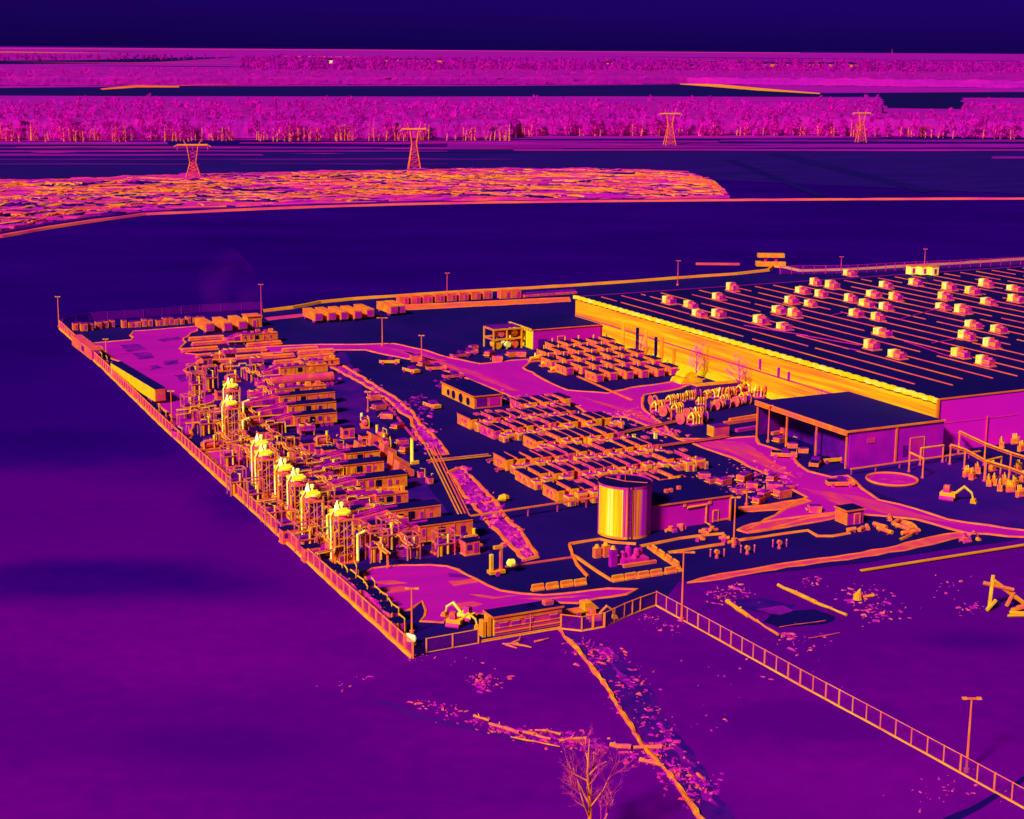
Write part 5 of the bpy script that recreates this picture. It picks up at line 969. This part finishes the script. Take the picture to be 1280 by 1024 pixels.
# switch gear at the right
def gantry(px, label, H, beams=2):
    pts = [g(*p) for p in px]; t = thing('gantry', label, 'gantry', pts[0], 0, 'pipe gantries of the switch yard'); lo = [p - pts[0] for p in pts]
    for p in lo:
        for s in (0,): MB().tube([(p.x, p.y, 0), (p.x, p.y, H)], .17, 6).build('post', mat(.74, .06, .5), t); MB().cyl((p.x, p.y, 0), .35, .3, 8).build('foot', RED, t)
    for k in range(beams):
        b = MB()
        for a, c in zip(lo, lo[1:]): b.tube([a + Vector((0, .9 * k, H - .1 - .5 * k)), c + Vector((0, .9 * k, H - .1 - .5 * k))], .2, 6)
        b.build('beam', [mat(.80, .06, .5), mat(.70, .06, .5)][k % 2], t)
    return t
gantry([(1187, 581), (1205, 587), (1231, 602), (1260, 611), (1300, 627)], 'long stepped pipe gantry in front of the magenta end wall', 4.2); gantry([(1198, 566), (1230, 582), (1262, 594), (1300, 606)], 'higher pipe gantry behind, nearest the magenta end wall', 4.6, 2)
gantry([(1136, 590), (1153, 598)], 'small orange portal frame in front of the canopy door', 4.0, 1); gantry([(1150, 582), (1178, 578)], 'low portal frame at the warehouse corner', 3.6, 1); gantry([(1230, 602), (1250, 597)], 'cross portal in the middle of the switch yard', 4.2, 1)
tray((1063, 594), (1225, 571), 'long straight pipe on posts from the canopy corner to the switch yard', .1, 1.2, EDGE)
o0 = None
for i, (x, y) in enumerate([(1208, 597), (1215, 600), (1222, 592), (1236, 608), (1243, 607), (1250, 614), (1256, 606), (1262, 616), (1268, 609), (1274, 622), (1278, 604), (1252, 560), (1268, 556), (1276, 565), (1240, 590), (1272, 590)]):
    if o0 is None:
        o0 = o = thing('switch_gear', '', 'switch gear', (0, 0, 0), YAW, 'switch gear of the right-hand yard')
        MB().box((0, 0, .7), (1.2, .9, 1.2)).build('box', mat(.78, .1, .8), o0)
        for x_ in (-.4, 0, .4): MB().tube([(x_, 0, 1.3), (x_, 0, 1.6), (x_, .2, 2.4)], [.14, .2, .08], 7).build('insulator', mat(.84, .08, .8), o0)
        MB().tube([(-.8, -.5, .3), (.9, -.5, .3)], .18, 6).build('pipe', RED, o0); MB().cyl((.9, .2, 0), .4, 1.7, 9).build('vessel', ORG, o0)
    else: o = dup(o0, (0, 0, 0), random.uniform(0, 1.5))
    o.location = g(x, y); o['label'] = 'orange switch gear with insulators below the end wall, %s from the left' % nth([0, 1, 2, 3, 5, 6, 9, 10, 11, 13, 15, 7, 12, 14, 4, 8][i])
# beams, pit and logs on the right
def log(a, b, r, label, m=WARM, name='log', z=.25, kink=.25):
    p, q = g(*a), g(*b); n = max(3, int((q - p).length / 1.5)); pts = [p.lerp(q, k / n) - p + Vector((random.gauss(0, kink * .3), random.gauss(0, kink * .3), z + random.gauss(0, .05))) for k in range(n + 1)]
    t = thing(name, label, name.replace('_', ' '), p, 0); MB().tube(pts, [.75 * r * random.uniform(.7, 1.3) for _ in pts], 7).build('stem', m, t)
    bb = MB().tube([pts[n // 2], pts[n // 2] + Vector((random.uniform(-.6, .6), random.uniform(-.8, .8), .35))], [r * .5, r * .2], 5); bb.build('branch', m, t); return t
log((909, 754), (935, 772), .38, 'thick glowing log on the left rim of the dark pit'); log((935, 772), (972, 796), .22, 'thinner log continuing the left rim of the dark pit', ORG)
log((972, 733), (1020, 755), .36, 'thick glowing log along the right rim of the dark pit'); log((1015, 753), (1058, 771), .26, 'straight log carrying on below the right rim of the pit')
sheet('pit', [(962, 768), (990, 764), (1020, 762), (1046, 772), (1035, 780), (975, 785), (955, 778)], mat(.07, .03, .3), .02, .2, 1.2)
sheet('mud_patch', [(918, 750), (950, 748), (995, 756), (990, 764), (950, 766), (925, 760)], mat(.20, .07, .3), .02, .3, 1.5); sheet('mud_patch', [(945, 762), (980, 757), (992, 763), (975, 769)], mat(.38, .07, .3), .024, .2, 1)
log((974, 786), (1032, 777), .08, 'thin stick lying below the pit, upper of two', PINK); log((1012, 800), (1049, 793), .08, 'thin stick lying below the pit, lower of two', PINK)
stones('scattered stones and scraps around the dark pit', [(905, 745, 14, 6, 50), (925, 738, 12, 4, 30), (1000, 804, 22, 5, 30), (1085, 755, 16, 10, 70), (1070, 742, 8, 4, 25), (1015, 728, 8, 3, 25), (985, 795, 6, 4, 20), (1110, 765, 16, 6, 30), (1180, 735, 14, 8, 14), (1215, 760, 12, 5, 25)], mat(.62, .2, .6), .36)
t = thing('timber_stump', 'pointed bright stump among the scattered stones right of the pit', 'stump', g(1072, 749), 0); MB().tube([(0, 0, 0), (0, 0, .6), (.3, 0, 1.6)], [.7, .6, .08], 8).build('stump', WARM, t); MB().tube([(.8, .4, .2), (2.6, .9, .3)], .25, 6).build('root', ORG, t)
t = thing('beam_pile', 'yellow pile of crossed beams and posts at the right edge of the photo', 'beam pile', g(1250, 762), 0)
for a, b, r in (((-1.6, 0, 0), (-1.3, .2, 5.2), .28), ((-2.6, .3, 4.0), (1.8, .2, 3.0), .3), ((-1.2, .1, 4.4), (3.6, 1.0, .8), .34), ((-2.2, -1, .3), (-.6, .5, 1.2), .3), ((1.4, -1.2, .3), (5, .4, .6), .35), ((.8, -2.0, .25), (3.6, -2.6, .3), .3), ((1.2, .8, .3), (2.0, .5, 2.6), .3), ((2.4, -.4, .4), (6.5, 1.8, .9), .32), ((.2, -3.2, .2), (2.8, -3.0, .2), .2)): MB().tube([a, b], r, 6).build('beam', random.choice((WARM, YEL, ORG)), t)
# ditch and drift lines in the foreground
DP = [(699, 787), (706, 797), (716, 806), (727, 819), (737, 832), (748, 846), (760, 862), (772, 882), (785, 903), (797, 922), (810, 940), (820, 951), (830, 961), (842, 975), (852, 990), (862, 1004), (874, 1022), (885, 1036)]
sheet('ditch', [(706, 790), (740, 800), (770, 812), (790, 832), (812, 862), (838, 905), (858, 930), (890, 975), (925, 1035), (885, 1035), (850, 980), (825, 950), (800, 915), (775, 880), (748, 842), (722, 808)], mat(.25, .075, .35), .02, .3, 1.5)
for pts in ([(738, 805), (765, 812), (775, 825), (755, 822)], [(760, 825), (790, 850), (796, 866), (775, 850)], [(820, 893), (850, 935), (870, 960), (850, 950), (825, 910)], [(850, 948), (885, 985), (900, 1010), (880, 1000)]): sheet('mud_patch', pts, mat(.40, .1, .5), .03, .3, 1)
bank(wiggle([g(*p) for p in DP], .1, 1.0, False), .55, mat(.78, .1, .5), .35, 0, name='ditch_edge', kind='structure', jag=.42)
stones('rubble and washed-out scraps strewn along the foreground ditch', [(730, 808, 12, 6, 60), (760, 820, 12, 6, 70), (745, 828, 7, 6, 40), (790, 850, 10, 10, 50), (770, 870, 5, 10, 30), (812, 890, 10, 12, 50), (835, 925, 10, 12, 60), (820, 945, 8, 8, 60), (845, 965, 9, 10, 90), (865, 990, 8, 12, 60), (885, 985, 12, 10, 30), (880, 905, 20, 20, 14)], mat(.56, .24, .5), .36)
stones('drift line of twigs and stones across the near field', [(455, 848, 12, 2, 8), (530, 880, 10, 4, 20), (560, 890, 10, 5, 26), (596, 901, 8, 3, 40), (625, 912, 10, 3, 50), (655, 918, 10, 4, 60), (685, 922, 12, 4, 70), (715, 925, 12, 5, 90), (745, 935, 10, 5, 60), (790, 945, 14, 5, 40), (610, 850, 12, 5, 60), (600, 858, 8, 3, 24), (420, 855, 10, 4, 6), (330, 640, 12, 5, 10)], mat(.58, .24, .5), .32)
for i, (a, b, r) in enumerate([((592, 897), (612, 903), .2), ((612, 906), (648, 918), .24), ((655, 917), (690, 926), .22), ((640, 924), (700, 936), .1), ((763, 933), (790, 936), .34), ((792, 936), (826, 936), .33), ((800, 952), (830, 960), .3), ((670, 915), (700, 920), .2), ((700, 928), (732, 924), .22)]):
    log(a, b, r, 'drifted branch in the line behind the leafless tree, %s from the left' % nth([0, 1, 3, 2, 6, 7, 8, 4, 5][i]), mat(.74, .1, .8))
t = thing('fallen_branch', 'forked pale branch lying on the ground in front of the site office', 'branch', g(648, 806), 0)
for a in ([(0, 0, .2), (-1.6, -.4, .25), (-2.2, -.2, .2)], [(-.9, -.2, .2), (.9, -.9, .2), (1.8, -1.4, .15)], [(-1, -.2, .25), (.1, .8, .4), (.3, 2.0, .5)], [(-1.8, -.4, .2), (-.8, -1.3, .2), (-.2, -1.7, .15)], [(2.2, .8, .15), (3.4, 1.3, .25), (4.2, 2.1, .2)]): MB().tube(a, [.16, .14, .07], 6).build('limb', mat(.72, .06, .8), t)
stones('litter on the ground just outside the near fence corner', [(520, 822, 8, 3, 20), (560, 826, 40, 5, 12), (830, 785, 12, 6, 26), (815, 772, 8, 3, 20), (940, 840, 60, 20, 20), (1180, 985, 30, 10, 40)], mat(.6, .14, 1.2), .24)

# manifolds in the drum yard: bent hot pipes on a bed
def mk_man(t):
    MB().box((0, 0, .2), (2.6, 2.0, .3)).build('bed', RED, t)
    for k, x in enumerate((-.9, -.2, .5, 1.1)): MB().tube([(x, -.8, .3), (x + .1, -.7, 1.5 + .3 * (k % 2)), (x + .3, .1, 2.2), (x + .2, .8, 1.4), (x, .9, .3)], .2, 7).build('pipe', mat((.9, .78, .86, .72)[k], .08, .9), t)
    MB().box((.2, .1, .8), (1.2, .8, .8)).build('valve_box', mat(.5, .12, .9), t); MB().tube([(-1.4, .4, .9), (1.5, .2, 1.0)], .3, 8).build('header', ORG, t)
def kit_px(name, cat, group, maker, px, lab, sc=(.8, 1.2)):
    o0 = None
    for i, (x, y) in enumerate(sorted(px)):
        if o0 is None: o0 = o = thing(name, '', cat, (0, 0, 0), YAW, group); maker(o0)
        else: o = dup(o0, (0, 0, 0), YAW + random.uniform(-.7, .7))
        o.location = g(x, y); o['label'] = lab % nth(i); k = random.uniform(*sc); o.scale = (k, k, k * random.uniform(.8, 1.15))
kit_px('pipe_manifold', 'manifold', 'bent pipe manifolds before the glowing wall', mk_man, mfl, 'bent hot pipe manifold before the glowing wall, %s from left')
# overhead pipe runs and small boxes that fill the turbine yard
def mk_run(t):
    for x in (-3, 0, 3): MB().box((x, 0, 1.3), (.14, .14, 2.6)).build('post', mat(.74, .08, .8), t)
    for k, (y, z, r) in enumerate(((-.3, 2.6, .13), (0, 2.75, .1), (.3, 2.6, .15))): MB().tube([(-3.6, y, .4 if k == 1 else z), (-3.4, y, z), (-.6, y, z), (-.4, y, z + .5), (1.2, y, z + .5), (1.4, y, z), (3.6, y, z), (3.7, y, .3 if k != 1 else z)], r, 6).build('pipe', mat((.86, .68, .8)[k], .09, .9), t)
    MB().box((1.0, .1, .7), (.9, .7, 1.3)).build('junction_box', mat(.56, .14, 1), t)
runs = []
for u in range(-385, -228, 7):
    runs.append((u + random.uniform(-2, 2), (112 if u < -345 else 100) + (abs(u) - 228) * .03 + random.uniform(-4, 1)))
    if u > -345: runs.append((u + random.uniform(-2, 2), 92 + random.uniform(-2, 2))); runs.append((u + random.uniform(-2, 2), 84.5 + random.uniform(0, 1.5) if u > -270 else 96 + random.uniform(-2, 2)))
kit('pipe_run', '', 'pipe run', 'overhead pipe runs of the turbine yard', mk_run, [(a, b, random.choice((0, 1.57, 1.57, .2))) for a, b in runs[:58]], 'overhead pipe run on posts in the turbine yard, %s from the far end')
def mk_small(t):
    MB().box((0, 0, .65), (1.5, 1.0, 1.2)).build('body', mat(.70, .14, .9), t); MB().box((0, 0, 1.3), (1.6, 1.1, .12)).build('lid', mat(.2, .1, .8), t); MB().tube([(.4, -.6, .1), (.4, -.6, 1.7), (-.5, -.5, 1.9)], .1, 6).build('pipe', WARM, t); MB().box((-.3, -.53, .7), (.5, .08, .7)).build('door', RED, t)
sm = []
while len(sm) < 58:
    u, v = random.uniform(-350, -229), random.uniform(83, 121)
    if v < 83.5 + (-190 - u) * .036: continue
    if u > -250 and v > 108: continue
    sm.append((u, v, random.choice((0, 1.57, .1))))
kit('relay_box', '', 'relay box', 'small relay boxes of the turbine yard', mk_small, sm, 'small lidded relay box in the turbine yard, %s from the far end')
# more material along the upper lane, behind the pump house and beside the far road
kit_px('scrap_skip', 'skip', 'open skips and bins around the yard', lambda t: (MB().prism([(-1.5, .1), (1.5, .1), (1.6, 1.5), (-1.6, 1.5)], -.9, .9).build('bin', mat(.74, .1, .7), t), MB().box((.1, 0, 1.6), (2.6, 1.5, .3)).build('contents', mat(.4, .16, 1), t), MB().box((-2.0, 0, .7), (.15, 1.9, .2)).build('lifting_bar', WARM, t)),
       [(468, 500), (474, 512), (484, 523), (497, 536), (503, 556), (508, 566), (520, 452), (530, 458), (612, 446), (622, 452), (592, 438), (640, 446), (652, 446), (925, 617), (940, 610), (955, 622), (968, 614), (978, 622), (930, 603), (985, 612), (948, 630), (965, 602), (890, 604), (880, 598), (905, 606), (1018, 640), (975, 553), (990, 560), (1004, 566), (1000, 548), (985, 543)], 'open skip or bin among the yard equipment, %s from the left', (.65, 1.0))
# warm exhaust gas drifting over the far stacks
hz = MB(); c0 = g(291, 528, 0); rings = [(0, 0, 11, .6), (0, .5, 14, 3), (-.5, 2, 18, 4.6), (-1, 4, 23, 6), (-1.5, 6, 28, 7), (-2, 8, 33, 6), (-2.5, 9, 37, 2.5)]
for x, y, z, r in rings: hz.v += [(c0.x + x + r * math.cos(k * math.pi / 8), c0.y + y + r * math.sin(k * math.pi / 8), z) for k in range(16)]
for q in range(len(rings) - 1): hz.f += [(q * 16 + k, q * 16 + (k + 1) % 16, q * 16 + 16 + (k + 1) % 16, q * 16 + 16 + k) for k in range(16)]
hz.f += [tuple(range(16))[::-1], tuple(range(96, 112))]
vm = bpy.data.materials.new('warm_gas'); vm.use_nodes = True; n_ = vm.node_tree.nodes; n_.remove(n_['Principled BSDF']); pv = n_.new('ShaderNodeVolumePrincipled')
tc = n_.new('ShaderNodeTexCoord'); nz = n_.new('ShaderNodeTexNoise'); nz.inputs['Scale'].default_value = .12; mr = n_.new('ShaderNodeMapRange'); mr.inputs[1].default_value = .42; mr.inputs[2].default_value = .75; mr.inputs[3].default_value = 0; mr.inputs[4].default_value = .008
vm.node_tree.links.new(tc.outputs['Object'], nz.inputs[0]); vm.node_tree.links.new(nz.outputs[0], mr.inputs[0]); vm.node_tree.links.new(mr.outputs[0], pv.inputs['Emission Strength'])
pv.inputs['Density'].default_value = .0; pv.inputs['Emission Color'].default_value = (.75, .02, .45, 1); vm.node_tree.links.new(pv.outputs[0], n_['Material Output'].inputs['Volume'])
hz.build('exhaust_gas', vm, None, 'faint purple cloud of warm gas drifting above the far exhaust stacks', 'stuff')
